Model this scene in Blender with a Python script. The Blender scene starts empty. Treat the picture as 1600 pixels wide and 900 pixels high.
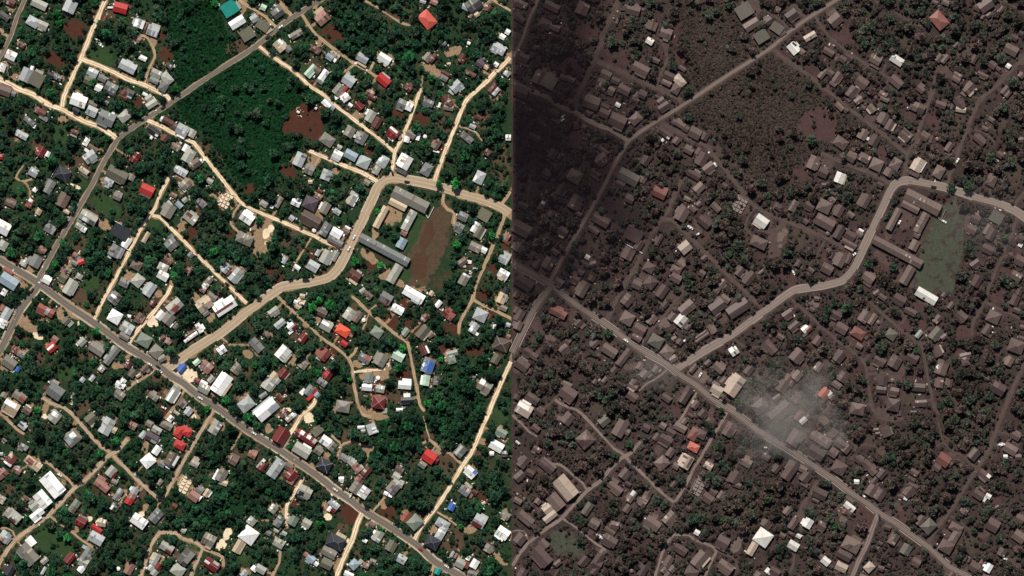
import bpy, math, random
import numpy as np
from mathutils import Vector

random.seed(7)
rng = np.random.default_rng(11)
sc = bpy.context.scene
COL = sc.collection
PX = 0.6                                     # metres per photograph pixel

def W2(px, py):                              # a map position -> metres, x east, y north
    return ((px - 800.0) * PX, (450.0 - py) * PX)

# ------------------------------------------------------------------ camera, world, sun
cam_d = bpy.data.cameras.new('camera')
cam = bpy.data.objects.new('camera', cam_d)
COL.objects.link(cam)
ALT = 6000.0
cam.location = (0, 0, ALT)
cam.rotation_euler = (0, 0, 0)
cam_d.sensor_width = 36.0
cam_d.lens = 36.0 * ALT / (1600 * PX)
cam_d.clip_start = 100.0
cam_d.clip_end = 20000.0
sc.camera = cam

SUN_EL, SUN_AZ = math.radians(50), math.radians(-14)      # azimuth clockwise from north
world = bpy.data.worlds.new('World')
sc.world = world
world.use_nodes = True
wn = world.node_tree
sky = wn.nodes.new('ShaderNodeTexSky')
sky.sky_type = 'NISHITA'
sky.sun_disc = False
sky.sun_elevation = SUN_EL
sky.sun_rotation = SUN_AZ
bg = wn.nodes['Background']
bg.inputs['Strength'].default_value = 0.05
wn.links.new(sky.outputs[0], bg.inputs['Color'])
sun_d = bpy.data.lights.new('sun', 'SUN')
sun_d.energy = 4.8
sun_d.angle = math.radians(0.5)
sun_d.color = (1.0, 0.94, 0.84)
sun = bpy.data.objects.new('sun', sun_d)
COL.objects.link(sun)
sd = Vector((math.sin(SUN_AZ) * math.cos(SUN_EL), math.cos(SUN_AZ) * math.cos(SUN_EL), math.sin(SUN_EL)))
sun.rotation_euler = sd.to_track_quat('Z', 'Y').to_euler()
sc.view_settings.view_transform = 'Standard'
sc.view_settings.look = 'None'
sc.view_settings.exposure = 0.0
sc.view_settings.gamma = 1.0
sc.cycles.max_bounces = 5
sc.cycles.volume_bounces = 0
sc.cycles.volume_step_rate = 1.0
sc.cycles.use_denoising = False

# ------------------------------------------------------------------ materials
def nodes_of(name):
    m = bpy.data.materials.new(name)
    m.use_nodes = True
    nt = m.node_tree
    b = nt.nodes['Principled BSDF']
    return m, nt, b

def N(nt, t, **kw):
    n = nt.nodes.new(t)
    for k, v in kw.items():
        if k in ('op',):
            n.operation = v
        elif k.startswith('i_'):
            n.inputs[int(k[2:])].default_value = v
        else:
            setattr(n, k, v)
    return n

def noise(nt, vec, scale, detail=3.0, rough=0.55):
    n = nt.nodes.new('ShaderNodeTexNoise')
    n.inputs['Scale'].default_value = scale
    n.inputs['Detail'].default_value = detail
    n.inputs['Roughness'].default_value = rough
    if vec is not None:
        nt.links.new(vec, n.inputs['Vector'])
    return n.outputs['Fac']

def math_(nt, op, a, b=None, c=None):
    n = nt.nodes.new('ShaderNodeMath')
    n.operation = op
    for i, v in enumerate((a, b, c)):
        if v is None:
            continue
        if isinstance(v, (int, float)):
            n.inputs[i].default_value = v
        else:
            nt.links.new(v, n.inputs[i])
    return n.outputs[0]

def mixc(nt, f, a, b):
    n = nt.nodes.new('ShaderNodeMix')
    n.data_type = 'RGBA'
    for idx, v in ((0, f), (6, a), (7, b)):
        if isinstance(v, (int, float)):
            n.inputs[idx].default_value = v
        elif isinstance(v, tuple):
            n.inputs[idx].default_value = (*v, 1.0)
        else:
            nt.links.new(v, n.inputs[idx])
    return n.outputs[2]

def ramp(nt, f, lo, hi):
    n = nt.nodes.new('ShaderNodeMapRange')
    n.interpolation_type = 'SMOOTHSTEP'
    n.inputs[1].default_value = lo
    n.inputs[2].default_value = hi
    nt.links.new(f, n.inputs[0])
    return n.outputs[0]

def scale_v(nt, vec, s):
    n = nt.nodes.new('ShaderNodeMapping')
    n.inputs['Scale'].default_value = s
    nt.links.new(vec, n.inputs['Vector'])
    return n.outputs[0]

def mul_col(nt, c, f):
    n = nt.nodes.new('ShaderNodeVectorMath')
    n.operation = 'SCALE'
    if isinstance(c, tuple):
        n.inputs[0].default_value = c
    else:
        nt.links.new(c, n.inputs[0])
    if isinstance(f, (int, float)):
        n.inputs['Scale'].default_value = f
    else:
        nt.links.new(f, n.inputs['Scale'])
    return n.outputs[0]

def plain(name, col, rough=0.85, var=0.25, scale=0.6, metallic=0.0):
    m, nt, b = nodes_of(name)
    tc = nt.nodes.new('ShaderNodeTexCoord')
    f = noise(nt, tc.outputs['Object'], scale, 4)
    k = math_(nt, 'MULTIPLY_ADD', f, 2 * var, 1 - var)
    nt.links.new(mul_col(nt, col, k), b.inputs['Base Color'])
    b.inputs['Roughness'].default_value = rough
    b.inputs['Metallic'].default_value = metallic
    return m

def roof_mat(name, col, stain, amount, rough=0.45):
    """sheet metal: long sheets of slightly different tone, rust or dirt running down the slope"""
    m, nt, b = nodes_of(name)
    tc = nt.nodes.new('ShaderNodeTexCoord')
    oi = nt.nodes.new('ShaderNodeObjectInfo')
    off = nt.nodes.new('ShaderNodeVectorMath'); off.operation = 'ADD'
    comb = nt.nodes.new('ShaderNodeCombineXYZ')
    r50 = math_(nt, 'MULTIPLY', oi.outputs['Random'], 90.0)
    nt.links.new(r50, comb.inputs[0]); nt.links.new(r50, comb.inputs[1])
    nt.links.new(tc.outputs['Object'], off.inputs[0]); nt.links.new(comb.outputs[0], off.inputs[1])
    v = off.outputs[0]
    streak = noise(nt, scale_v(nt, v, (1.1, 0.16, 0.16)), 1.0, 3)
    blot = noise(nt, v, 0.35, 5, 0.65)
    fine = noise(nt, v, 2.2, 2)
    k = math_(nt, 'MULTIPLY_ADD', oi.outputs['Random'], 0.3, 0.85)
    k = math_(nt, 'MULTIPLY', k, math_(nt, 'MULTIPLY_ADD', streak, 0.8, 0.6))
    k = math_(nt, 'MULTIPLY', k, math_(nt, 'MULTIPLY_ADD', fine, 0.3, 0.85))
    base = mul_col(nt, col, k)
    s = ramp(nt, math_(nt, 'ADD', blot, math_(nt, 'MULTIPLY_ADD', streak, 0.5, -0.25)), 0.72 - amount * 0.3, 0.86 - amount * 0.2)
    s = math_(nt, 'MULTIPLY', s, 0.75)
    nt.links.new(mixc(nt, s, base, stain), b.inputs['Base Color'])
    b.inputs['Roughness'].default_value = rough
    b.inputs['Specular IOR Level'].default_value = 0.35
    return m

RUST = (0.13, 0.065, 0.045)
DIRT = (0.16, 0.14, 0.11)
# code: (albedo, stain colour, stain amount, word used in labels)
PAL = {
 'W': ((0.80, 0.80, 0.78), (0.50, 0.50, 0.48), 0.12, 'white'),
 'S': ((0.36, 0.385, 0.39), (0.26, 0.27, 0.27), 0.30, 'silver'),
 'L': ((0.33, 0.335, 0.29), (0.22, 0.21, 0.18), 0.35, 'pale grey'),
 'G': ((0.17, 0.178, 0.175), (0.12, 0.11, 0.10), 0.35, 'grey'),
 'D': ((0.078, 0.074, 0.07), (0.16, 0.13, 0.11), 0.30, 'dark grey'),
 'A': ((0.205, 0.19, 0.16), (0.14, 0.12, 0.10), 0.40, 'tan grey'),
 'O': ((0.125, 0.12, 0.086), (0.09, 0.085, 0.06), 0.35, 'olive'),
 'C': ((0.46, 0.365, 0.255), (0.28, 0.20, 0.14), 0.40, 'cream'),
 'B': ((0.25, 0.32, 0.37), (0.18, 0.20, 0.21), 0.30, 'blue grey'),
 'Q': ((0.20, 0.235, 0.19), (0.13, 0.14, 0.11), 0.30, 'grey green'),
 'N': ((0.42, 0.55, 0.44), (0.25, 0.29, 0.25), 0.25, 'mint'),
 'T': ((0.012, 0.235, 0.19), (0.05, 0.18, 0.16), 0.20, 'teal'),
 'R': ((0.42, 0.032, 0.028), (0.26, 0.05, 0.04), 0.20, 'red'),
 'X': ((0.14, 0.020, 0.018), (0.10, 0.03, 0.026), 0.25, 'deep red'),
 'M': ((0.105, 0.038, 0.030), (0.09, 0.045, 0.035), 0.40, 'rust brown'),
 'P': ((0.27, 0.14, 0.115), (0.20, 0.12, 0.10), 0.40, 'faded pink'),
 'E': ((0.135, 0.098, 0.078), (0.11, 0.08, 0.065), 0.40, 'faded brown'),
 'V': ((0.075, 0.055, 0.068), (0.05, 0.04, 0.045), 0.20, 'purple brown'),
 'H': ((0.085, 0.058, 0.047), (0.05, 0.04, 0.035), 0.20, 'dark brown'),
 'K': ((0.026, 0.03, 0.038), (0.04, 0.04, 0.045), 0.20, 'near black'),
 'U': ((0.05, 0.13, 0.42), (0.10, 0.16, 0.36), 0.15, 'blue'),
 'F': ((0.78, 0.10, 0.05), (0.55, 0.10, 0.06), 0.10, 'orange red'),
 'Z': ((0.56, 0.10, 0.075), (0.42, 0.10, 0.08), 0.15, 'salmon red'),
 'J': ((0.22, 0.068, 0.05), (0.18, 0.08, 0.06), 0.30, 'brick red'),
 # ash-covered tones of the eastern district
 'a': ((0.102, 0.068, 0.062), (0.070, 0.047, 0.043), 0.35, 'ash brown'),
 'b': ((0.135, 0.096, 0.084), (0.088, 0.062, 0.055), 0.35, 'pale ash brown'),
 'd': ((0.074, 0.049, 0.046), (0.054, 0.037, 0.035), 0.35, 'dark ash brown'),
 'k': ((0.026, 0.03, 0.038), (0.04, 0.04, 0.045), 0.20, 'near black'),
 's': ((0.44, 0.115, 0.085), (0.25, 0.10, 0.085), 0.25, 'bright red'),
 'r': ((0.185, 0.076, 0.062), (0.15, 0.095, 0.085), 0.45, 'dusty red'),
 'c': ((0.38, 0.30, 0.24), (0.22, 0.17, 0.145), 0.50, 'dusty cream'),
 'w': ((0.62, 0.60, 0.56), (0.28, 0.23, 0.20), 0.35, 'half cleaned white'),
 'n': ((0.24, 0.28, 0.24), (0.15, 0.14, 0.125), 0.40, 'dusty mint'),
 'o': ((0.108, 0.098, 0.080), (0.075, 0.064, 0.055), 0.40, 'dusty olive'),
}
ROOF = {k: roof_mat('roof_sheet_' + v[3].replace(' ', '_'), v[0], v[1], v[2]) for k, v in PAL.items()}
WALL = [plain('wall_paint_' + n, c) for n, c in (('cream', (0.55, 0.48, 0.38)), ('white', (0.7, 0.68, 0.64)), ('green', (0.3, 0.38, 0.3)), ('grey', (0.35, 0.34, 0.33)))]
WALL_ASH = plain('wall_paint_dusty', (0.24, 0.2, 0.18))
CAP_PALE = plain('ridge_cap_pale', (0.40, 0.40, 0.39))
CAP_DARK = plain('ridge_cap_dull', (0.24, 0.22, 0.20))
CAP_ASH = plain('ridge_cap_ash', (0.19, 0.155, 0.14))
CONC = plain('raw_concrete', (0.62, 0.52, 0.38), 0.9, 0.3)
CONC_ASH = plain('ash_on_concrete', (0.20, 0.16, 0.145), 0.9, 0.3)
BARK = plain('bark', (0.12, 0.09, 0.065))

def foliage(name, ramp_cols, bright=1.0, spread=0.5):
    m, nt, b = nodes_of(name)
    oi = nt.nodes.new('ShaderNodeObjectInfo')
    at = nt.nodes.new('ShaderNodeAttribute'); at.attribute_name = 'tint'
    cr = nt.nodes.new('ShaderNodeValToRGB')
    cr.color_ramp.elements.remove(cr.color_ramp.elements[1])
    for i, (p, c) in enumerate(ramp_cols):
        e = cr.color_ramp.elements[0] if i == 0 else cr.color_ramp.elements.new(p)
        e.position = p; e.color = (*c, 1)
    nt.links.new(oi.outputs['Random'], cr.inputs[0])
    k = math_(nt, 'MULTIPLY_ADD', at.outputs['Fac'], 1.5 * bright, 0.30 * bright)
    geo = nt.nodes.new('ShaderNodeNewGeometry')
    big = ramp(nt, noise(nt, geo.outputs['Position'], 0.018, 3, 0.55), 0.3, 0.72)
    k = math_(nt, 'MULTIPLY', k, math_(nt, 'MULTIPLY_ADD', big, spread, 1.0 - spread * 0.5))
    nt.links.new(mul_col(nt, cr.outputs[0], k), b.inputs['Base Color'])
    b.inputs['Roughness'].default_value = 0.75
    b.inputs['Specular IOR Level'].default_value = 0.1
    return m

LEAF = foliage('leaves_green', [(0.0, (0.014, 0.036, 0.022)), (0.3, (0.017, 0.054, 0.029)), (0.6, (0.022, 0.066, 0.034)),
                                (0.8, (0.036, 0.056, 0.031)), (0.93, (0.020, 0.084, 0.034)), (1.0, (0.020, 0.115, 0.038))], 1.0, 0.8)
SCRUB = foliage('scrub_green', [(0.0, (0.005, 0.027, 0.010)), (0.5, (0.006, 0.040, 0.013)), (1.0, (0.009, 0.060, 0.017))], 1.0, 1.4)
LEAF_ASH = foliage('leaves_ash_dusted', [(0.0, (0.048, 0.041, 0.036)), (0.3, (0.066, 0.054, 0.045)), (0.55, (0.082, 0.053, 0.048)),
                                         (0.72, (0.052, 0.057, 0.043)), (1.0, (0.044, 0.066, 0.045))], 1.0, 0.7)
SCRUB_ASH = foliage('scrub_ash_dusted', [(0.0, (0.050, 0.035, 0.033)), (0.5, (0.066, 0.045, 0.040)), (1.0, (0.056, 0.054, 0.041))], 1.0, 0.9)
LEAF_VIVID = foliage('leaves_bright', [(0.0, (0.020, 0.14, 0.035)), (1.0, (0.035, 0.22, 0.05))])
LEAF_VIVID_ASH = foliage('leaves_rain_washed', [(0.0, (0.030, 0.058, 0.034)), (1.0, (0.040, 0.075, 0.040))])
# ------------------------------------------------------------------ survey of the place (map pixels)
# houses: tile origin, then x,y,length,width,angle,colour+roof in sixths of a map pixel
SURVEY = """
0 0|85,15,120,60,25,M|370,40,150,80,25,L|660,60,120,115,-65,S|310,205,115,90,30,Sh|400,235,100,70,25,L|40,150,110,60,35,D|205,420,60,50,30,M|1130,75,130,95,15,R|985,175,60,25,-70,J|105,520,100,85,25,W|110,585,100,25,25,Df|25,635,80,60,-70,W|305,637,40,40,20,W|250,705,130,110,-65,S|345,745,130,130,-60,Of|370,675,80,35,25,Lf|475,705,70,50,25,K|540,725,80,50,25,G|40,850,130,90,20,E|115,875,70,50,20,G|870,680,100,75,25,S|840,760,105,75,25,O|925,825,65,65,25,W|960,735,60,80,-65,G|1045,820,120,85,27,G|1200,625,160,95,27,S|1170,870,60,60,-50,M|745,890,60,30,25,W|1035,70,50,18,0,Wf
200 0|105,220,85,100,-70,S|140,235,80,35,-70,Wf|75,220,80,30,-70,Wf|235,290,110,100,20,S|85,365,70,60,30,P|140,545,75,45,25,W|265,690,100,75,25,L|245,755,90,50,25,G|365,735,120,85,50,Lh|335,810,100,80,-60,Gh|390,620,70,40,35,D|955,80,150,130,-32,Tf|1025,35,110,25,55,Lf|1025,210,150,85,-32,W|1185,175,70,70,-32,S|850,45,25,25,0,W|1120,320,130,110,-32,Of|160,885,50,30,30,W|20,870,80,60,25,D|15,60,50,30,30,M
400 0|70,70,55,55,25,N|170,72,55,40,-50,W|205,120,110,90,-35,D|65,240,120,90,35,Of|120,290,70,35,-35,C|620,170,120,110,-40,P|590,100,90,40,-40,C|380,320,120,60,-30,A|325,335,35,32,-30,W|225,430,110,90,50,C|232,393,50,22,40,W|300,460,60,55,40,G|555,465,110,60,30,M|745,515,90,45,35,C|735,560,40,40,35,W|690,535,70,60,35,B|510,660,130,50,-48,N|570,660,70,55,35,E|635,705,110,60,-55,W|600,760,70,45,35,G|1000,545,110,80,30,S|990,608,100,20,30,Cf|870,755,115,100,35,S|775,840,110,80,-50,A|828,845,110,28,-50,R|840,888,60,35,35,G|1205,550,125,78,33,W|1195,750,130,85,40,R|1070,870,80,60,30,P
600 0|365,15,60,35,20,S|470,20,70,50,25,P|405,185,165,120,50,Zh|770,70,80,55,25,S|840,40,140,110,-35,D|985,80,60,40,-50,M|815,150,45,28,-50,P|870,135,45,45,-35,C|565,415,60,30,-45,G|405,535,80,60,-50,A|460,545,90,45,-50,M|730,545,85,50,-60,M|1110,345,55,50,30,W|1075,455,130,95,28,S|900,595,75,70,35,V|955,630,50,40,35,C|1050,605,45,45,35,W|810,690,110,40,25,M|575,690,85,40,30,M|560,730,80,50,30,G|680,810,110,90,-45,S|635,860,60,40,35,S|795,405,30,28,20,W|1020,830,90,55,-50,M|1050,860,85,40,-50,S|1170,690,50,60,-50,S|1170,300,45,50,30,W|225,820,80,60,40,M|610,600,30,30,0,C
0 150|740,45,150,110,20,W|865,140,100,80,25,S|870,80,85,55,25,O|715,140,60,50,30,K|1000,210,155,125,25,G|1060,165,30,30,-60,W|1170,190,115,90,-40,Lh|1160,15,70,40,25,M|995,60,50,40,30,G|375,145,120,60,30,M|410,205,90,42,30,G|275,235,110,48,40,G|318,283,35,32,-60,W|205,365,120,62,28,S|700,340,80,50,25,M|810,430,75,50,-60,W|845,570,120,95,-35,S|820,515,60,30,40,W|872,490,100,45,35,E|385,520,95,80,-60,X|450,545,52,40,-60,W|315,715,85,80,30,S|590,730,135,115,30,Kh|790,700,95,48,35,C|790,745,90,28,35,Df|465,850,130,80,-60,G|1100,735,200,115,28,O|1020,805,90,70,25,S|330,880,40,40,-50,W|5,570,40,50,0,R
200 150|200,22,70,60,-35,L|225,75,110,62,-32,L|240,325,130,62,35,K|220,390,30,28,-50,W|268,372,32,26,30,W|345,395,65,60,-50,M|375,240,110,58,30,M|325,220,45,50,30,W|430,280,55,60,30,E|510,320,115,105,28,S|600,350,75,72,-60,L|450,480,90,62,30,E|572,560,130,100,-60,L|545,490,70,60,-60,W|630,635,115,80,-35,E|680,615,45,45,-35,W|495,705,130,72,30,S|540,825,100,82,-45,A|505,855,110,30,50,S|770,800,52,50,30,L|65,580,95,78,-55,X|180,880,130,95,25,R|30,760,60,70,-60,A
400 150|840,20,80,60,-35,W|755,10,45,40,-35,W|965,95,80,60,50,X|885,85,42,30,35,W|1085,10,85,42,25,M|660,75,90,50,45,W|715,108,50,48,35,B|560,115,25,25,20,W|395,150,30,20,30,W|1075,190,110,80,-60,L|1135,250,105,70,-60,M|1105,295,60,30,30,P|880,335,100,90,-60,A|990,395,110,92,-60,G|925,375,30,30,20,W|950,430,42,30,35,W|670,412,130,100,35,Ah|410,595,130,98,-65,S|500,690,92,90,25,A|660,740,100,92,-68,S|765,550,90,80,28,W|785,480,42,40,30,L|890,555,120,82,28,B|1010,620,115,112,25,Sh|1190,615,110,95,-60,Sh|1130,695,80,62,-60,L|1165,582,50,42,-60,W|1040,810,60,52,30,A|510,805,40,38,0,C|600,890,50,30,25,M
600 150|165,75,80,90,25,G|235,100,65,78,25,W|415,65,100,62,20,G|450,30,60,40,20,K|590,50,120,75,50,M|605,108,95,55,10,A|520,85,48,22,-70,W|85,345,110,95,40,X|90,315,95,24,40,W|70,395,62,38,40,W|140,385,50,42,40,A|260,360,80,72,30,A|215,405,58,50,-70,W|320,380,72,36,-75,W|385,380,35,35,0,W|200,620,130,105,-60,W|165,708,100,38,25,Df|400,690,115,92,-60,Gh|775,390,130,62,40,G|830,285,62,42,25,S|495,455,95,62,-55,E|490,520,60,16,15,Wf|895,765,118,92,-65,Sh|850,770,60,30,-65,W|1165,390,50,55,0,W|970,530,60,60,30,M|890,200,62,42,35,M
0 300|595,75,135,105,-62,E|625,182,62,38,30,C|280,105,85,60,-60,J|293,75,38,40,-60,W|100,105,100,62,25,E|365,185,58,50,-60,C|470,345,105,82,30,G|15,325,170,120,28,W|30,500,90,85,-60,L|400,540,75,52,35,P|340,650,112,102,-60,G|240,660,88,45,-60,L|75,745,98,46,33,J|85,835,175,112,32,B|440,825,82,66,30,W|830,240,170,95,30,L|795,260,46,46,30,W|745,265,52,42,30,G|860,290,60,40,30,D|740,320,70,55,30,L|785,350,52,52,30,W|1135,375,165,125,28,Kf|1185,475,100,72,-55,W|1085,555,115,112,-62,G|1128,575,108,30,-62,S|1035,600,46,40,-55,S|760,655,62,52,-20,R|705,590,46,44,30,P|735,620,42,40,30,G|700,665,62,42,30,G|745,790,50,62,-60,L|595,800,72,60,30,O|640,735,62,50,30,A|595,745,52,40,35,P|1100,45,82,60,25,A|1165,850,90,80,25,G
200 300|380,175,130,112,-60,A|395,105,62,24,50,S|430,30,62,42,25,P|535,75,50,46,-40,L|480,120,70,50,45,B|690,100,100,60,45,G|585,245,130,82,40,L|575,215,65,38,40,M|1118,240,125,100,35,W|1070,210,62,60,35,D|1095,440,155,100,25,Ah|170,425,110,42,-60,C|410,490,110,102,-40,G|405,420,52,42,-40,G|590,590,52,50,-40,G|80,685,100,90,30,Eh|95,830,110,102,-50,Lh|375,650,80,50,40,M|330,705,100,70,25,Lh|330,785,105,82,30,W|570,735,60,58,30,M|920,715,92,60,-50,S|1010,780,140,80,-50,S|950,760,52,48,-50,M|1120,720,60,30,-40,L|760,832,85,55,-50,A|725,880,62,52,-50,W
400 300|75,110,72,52,35,Lh|215,95,110,46,-60,A|150,140,32,30,20,W|375,100,88,64,25,W|510,105,130,118,25,Vh|585,40,72,50,30,P|650,150,110,80,-60,A|610,130,75,28,-65,Wf|515,255,190,110,28,H|900,60,130,82,-60,L|760,185,70,52,35,S|335,245,52,50,40,S|650,350,130,78,-60,G|755,385,105,85,30,W|745,460,150,52,28,G|840,370,70,50,30,E|860,335,52,24,30,W|815,395,42,30,30,W|800,432,60,42,30,P|545,360,38,38,0,W|660,610,130,100,-62,L|580,570,62,42,-60,S|740,600,100,52,-62,L|535,695,110,92,30,S|265,640,62,48,-60,S|385,705,62,40,35,W|925,780,115,88,35,M|910,842,90,28,35,C
600 300|740,230,92,80,25,G|705,330,85,76,28,G|940,215,120,108,30,Of|855,330,102,58,-60,W|890,375,115,72,-60,O|855,518,110,82,25,A|925,540,80,56,25,W|735,655,90,62,-35,E|735,690,70,26,15,S|795,655,52,32,10,W|750,820,110,82,-60,A|775,780,70,22,28,W|1120,770,102,82,30,W|1155,625,100,96,28,S|1160,420,60,75,28,P|1160,475,42,40,28,M
0 450|660,-10,150,92,-60,L|40,40,62,50,-60,W|65,240,112,82,-60,S|20,330,85,76,-65,W|30,190,62,58,-60,P|430,210,165,78,28,J|445,220,62,34,-60,Sf|620,310,72,62,-45,O|660,335,62,42,-45,L|515,480,62,60,35,P|485,555,92,80,-40,R|475,560,80,24,-40,W|145,580,72,68,30,J|200,618,72,62,30,A|90,700,130,102,35,A|165,760,48,46,-60,U|122,780,38,26,30,W|770,505,82,64,-45,L|735,522,42,30,-45,W|910,570,150,92,33,A|1050,635,190,66,-52,G|955,755,62,58,-50,L|865,845,62,42,-50,S|775,860,48,44,-50,S|510,885,92,52,28,A|475,868,50,28,-50,W|1080,95,112,98,-50,G|1070,78,60,24,35,W|1080,270,120,115,30,Wh|1195,375,115,100,30,S|1165,455,100,50,30,A|1200,720,66,60,-60,M|1150,880,72,52,-50,W
200 450|205,15,130,85,-55,S|440,170,150,105,-40,L|445,190,72,60,-60,J|305,255,90,66,-50,W|385,290,110,92,-50,A|400,342,46,40,-50,W|235,140,62,52,-50,M|105,280,100,60,-55,E|450,360,52,40,-50,O|155,490,130,112,30,Qh|265,595,112,108,-50,Ah|320,660,72,60,-30,A|330,470,50,48,-30,M|380,500,52,60,-50,P|670,375,95,50,60,W|590,460,150,34,-35,W|577,430,115,28,-35,M|720,155,150,108,-35,C|730,235,62,50,-35,G|790,80,92,60,35,A|910,170,215,115,-33,W|905,190,190,22,-33,Jf|880,580,78,74,-35,W|645,695,66,50,-40,N|688,745,50,30,60,W|740,735,110,82,40,P|510,750,92,44,-50,U|1205,535,140,84,48,G|1015,750,98,70,-50,A|780,855,70,50,-45,L|710,892,70,46,30,W|645,865,50,45,30,J|155,755,70,60,-50,E|45,800,80,60,-50,O|100,820,50,30,-35,C|15,265,30,28,0,W|700,15,60,50,30,P
400 450|165,220,102,66,-35,L|225,335,105,62,-40,S|330,360,70,62,-40,W|360,360,62,50,-40,X|330,410,60,26,-40,W|435,75,50,42,10,C|375,130,40,36,20,W|390,175,52,40,35,C|615,230,102,70,25,H|660,355,112,92,30,L|650,330,80,28,30,W|875,245,112,92,-55,L|955,270,112,56,-55,E|1010,300,35,35,0,W|815,400,130,92,32,Fh|890,440,40,36,30,P|825,520,66,50,32,R|1135,415,102,92,35,Qh|440,470,92,70,-55,X|640,620,112,96,-50,J|595,655,60,42,30,S|255,610,130,112,-50,W|300,640,60,40,-50,L|450,715,92,70,-55,A|255,800,92,80,-50,X|170,830,82,78,-50,C|120,-12,10,10,0,C|200,872,60,50,-50,S|675,810,92,80,-55,X|620,882,92,60,35,G|1020,660,112,80,30,G|1050,650,50,58,30,J|1020,705,52,30,0,S|1170,670,120,112,-60,A|1145,842,38,38,0,W|1060,845,92,82,-80,G|1000,25,60,44,-35,L|1055,65,80,50,35,E|100,435,70,48,35,E
600 450|280,62,210,90,30,W|445,50,46,42,-55,C|125,205,118,62,28,W|510,150,72,46,-50,W|610,250,102,86,40,J|580,225,50,60,40,X|380,280,82,60,-45,M|365,415,130,90,-50,O|440,442,62,44,-35,E|205,415,82,46,-50,Q|375,575,102,80,65,M|413,580,90,24,65,W|135,635,112,92,28,N|415,725,140,112,-70,G|420,735,95,90,-70,U|380,720,36,34,-40,W|400,815,46,36,10,W|395,865,100,68,-80,N|490,868,82,50,-80,G|635,665,90,70,75,Qh|640,612,105,52,-15,Q|905,255,122,112,25,Sh|845,375,102,70,-55,S|865,427,46,30,35,W|1115,525,145,125,20,Hh|1050,665,92,72,-60,O|1105,95,100,80,-65,C|1120,188,70,50,25,A|1145,20,60,58,-65,K|1170,345,42,40,20,S|1035,360,30,40,0,W|1165,450,55,40,25,P|20,95,115,100,30,G|920,880,50,60,-60,W|835,830,50,30,20,G
0 600|520,70,150,128,35,G|435,35,42,50,-60,M|185,115,130,78,35,A|215,140,60,52,35,J|105,215,150,120,30,C|95,178,135,44,30,W|40,100,50,58,-60,A|255,245,82,70,35,E|265,215,62,26,35,W|515,305,112,102,-50,L|520,285,60,40,35,W|215,390,82,60,40,S|200,375,60,18,40,K|680,500,145,135,-40,Ah|685,480,56,54,-40,W|650,535,70,60,-40,B|855,325,102,92,-40,O|1005,395,160,110,-60,S|1060,425,70,60,30,C|225,590,82,52,30,G|45,525,46,22,40,G|100,710,112,88,-50,J|75,750,92,24,30,W|100,655,40,38,0,C|160,810,80,62,30,P|20,840,102,80,-40,P|310,745,170,78,40,C|285,725,70,50,40,J|1045,820,102,80,-50,L|1065,850,58,50,-50,X|955,885,80,40,30,P|1120,100,102,80,35,A|1130,5,92,52,30,W|10,655,40,32,0,S
200 600|425,90,170,82,-58,L|395,110,120,26,-58,W|240,115,100,62,35,A|570,255,78,66,-50,S|510,175,82,60,-50,E|400,325,60,50,-50,W|360,385,120,70,28,A|270,430,92,62,30,L|225,500,125,82,30,V|250,547,80,28,30,L|280,535,50,30,-60,W|270,620,88,66,-55,W|190,720,120,108,-40,Wh|415,705,130,112,-60,E|450,720,102,24,-60,W|375,775,52,30,30,W|320,750,60,60,30,G|485,445,120,82,-60,Rh|555,448,92,80,30,Rh|485,570,108,78,28,Rh|455,270,60,30,35,L|45,390,72,70,30,P|200,370,60,58,30,A|140,475,72,50,-50,S|820,405,132,92,-58,L|625,745,82,60,30,L|640,705,60,40,30,C|985,715,90,80,30,E|880,855,120,92,-60,A|830,845,110,34,-60,W|1110,190,142,112,-38,Sh|1165,660,60,80,-60,P|1190,270,42,40,0,W|880,-5,205,128,-55,W|715,40,112,90,30,L
400 600|100,240,225,125,-40,W|175,225,120,56,-40,S|120,-5,125,105,-55,L|70,105,80,42,-35,G|440,72,62,42,-45,W|500,60,100,70,-50,G|510,122,82,34,-45,R|555,65,50,40,-45,R|575,102,50,48,-45,B|225,130,72,40,50,M|270,280,90,60,-55,M|312,320,72,50,-40,L|355,285,46,46,-40,W|235,480,150,118,-58,X|190,560,80,30,30,Mf|470,500,210,76,33,X|440,450,40,56,33,W|502,490,40,56,33,W|550,535,34,50,33,L|580,440,110,70,-40,Of|430,620,165,105,32,L|655,535,100,86,35,W|710,580,88,80,-50,A|585,625,82,70,35,A|640,760,132,116,30,kh|815,210,132,108,10,Ah|190,790,190,100,-55,S|305,775,82,60,30,E|330,850,100,92,-50,X|60,775,80,62,-50,X|65,725,50,30,-50,W|825,690,82,60,35,G|895,725,82,70,40,L|945,785,90,70,50,P|1035,820,92,72,-50,M|965,882,72,50,-50,P|800,890,50,46,0,W|1040,30,96,66,5,W|1165,45,82,70,10,L|1152,172,120,118,10,Xh|985,405,66,30,-5,W|1005,440,42,30,-5,L|1085,420,100,90,70,S
600 600|195,10,122,76,5,W|215,105,62,36,-3,W|215,150,112,50,-3,K|10,250,42,50,0,L|145,240,60,30,0,W|945,20,128,108,30,A|425,680,122,112,35,R|480,712,60,60,35,X|360,755,72,60,35,A|715,628,112,92,-50,G|700,615,92,26,-50,L|1100,455,102,72,30,Q|1055,580,130,92,30,W|1130,655,60,58,0,D|1010,650,40,38,0,W|815,820,112,70,40,W|855,825,40,40,-50,U|145,800,82,60,30,E|115,868,76,56,30,L
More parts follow.
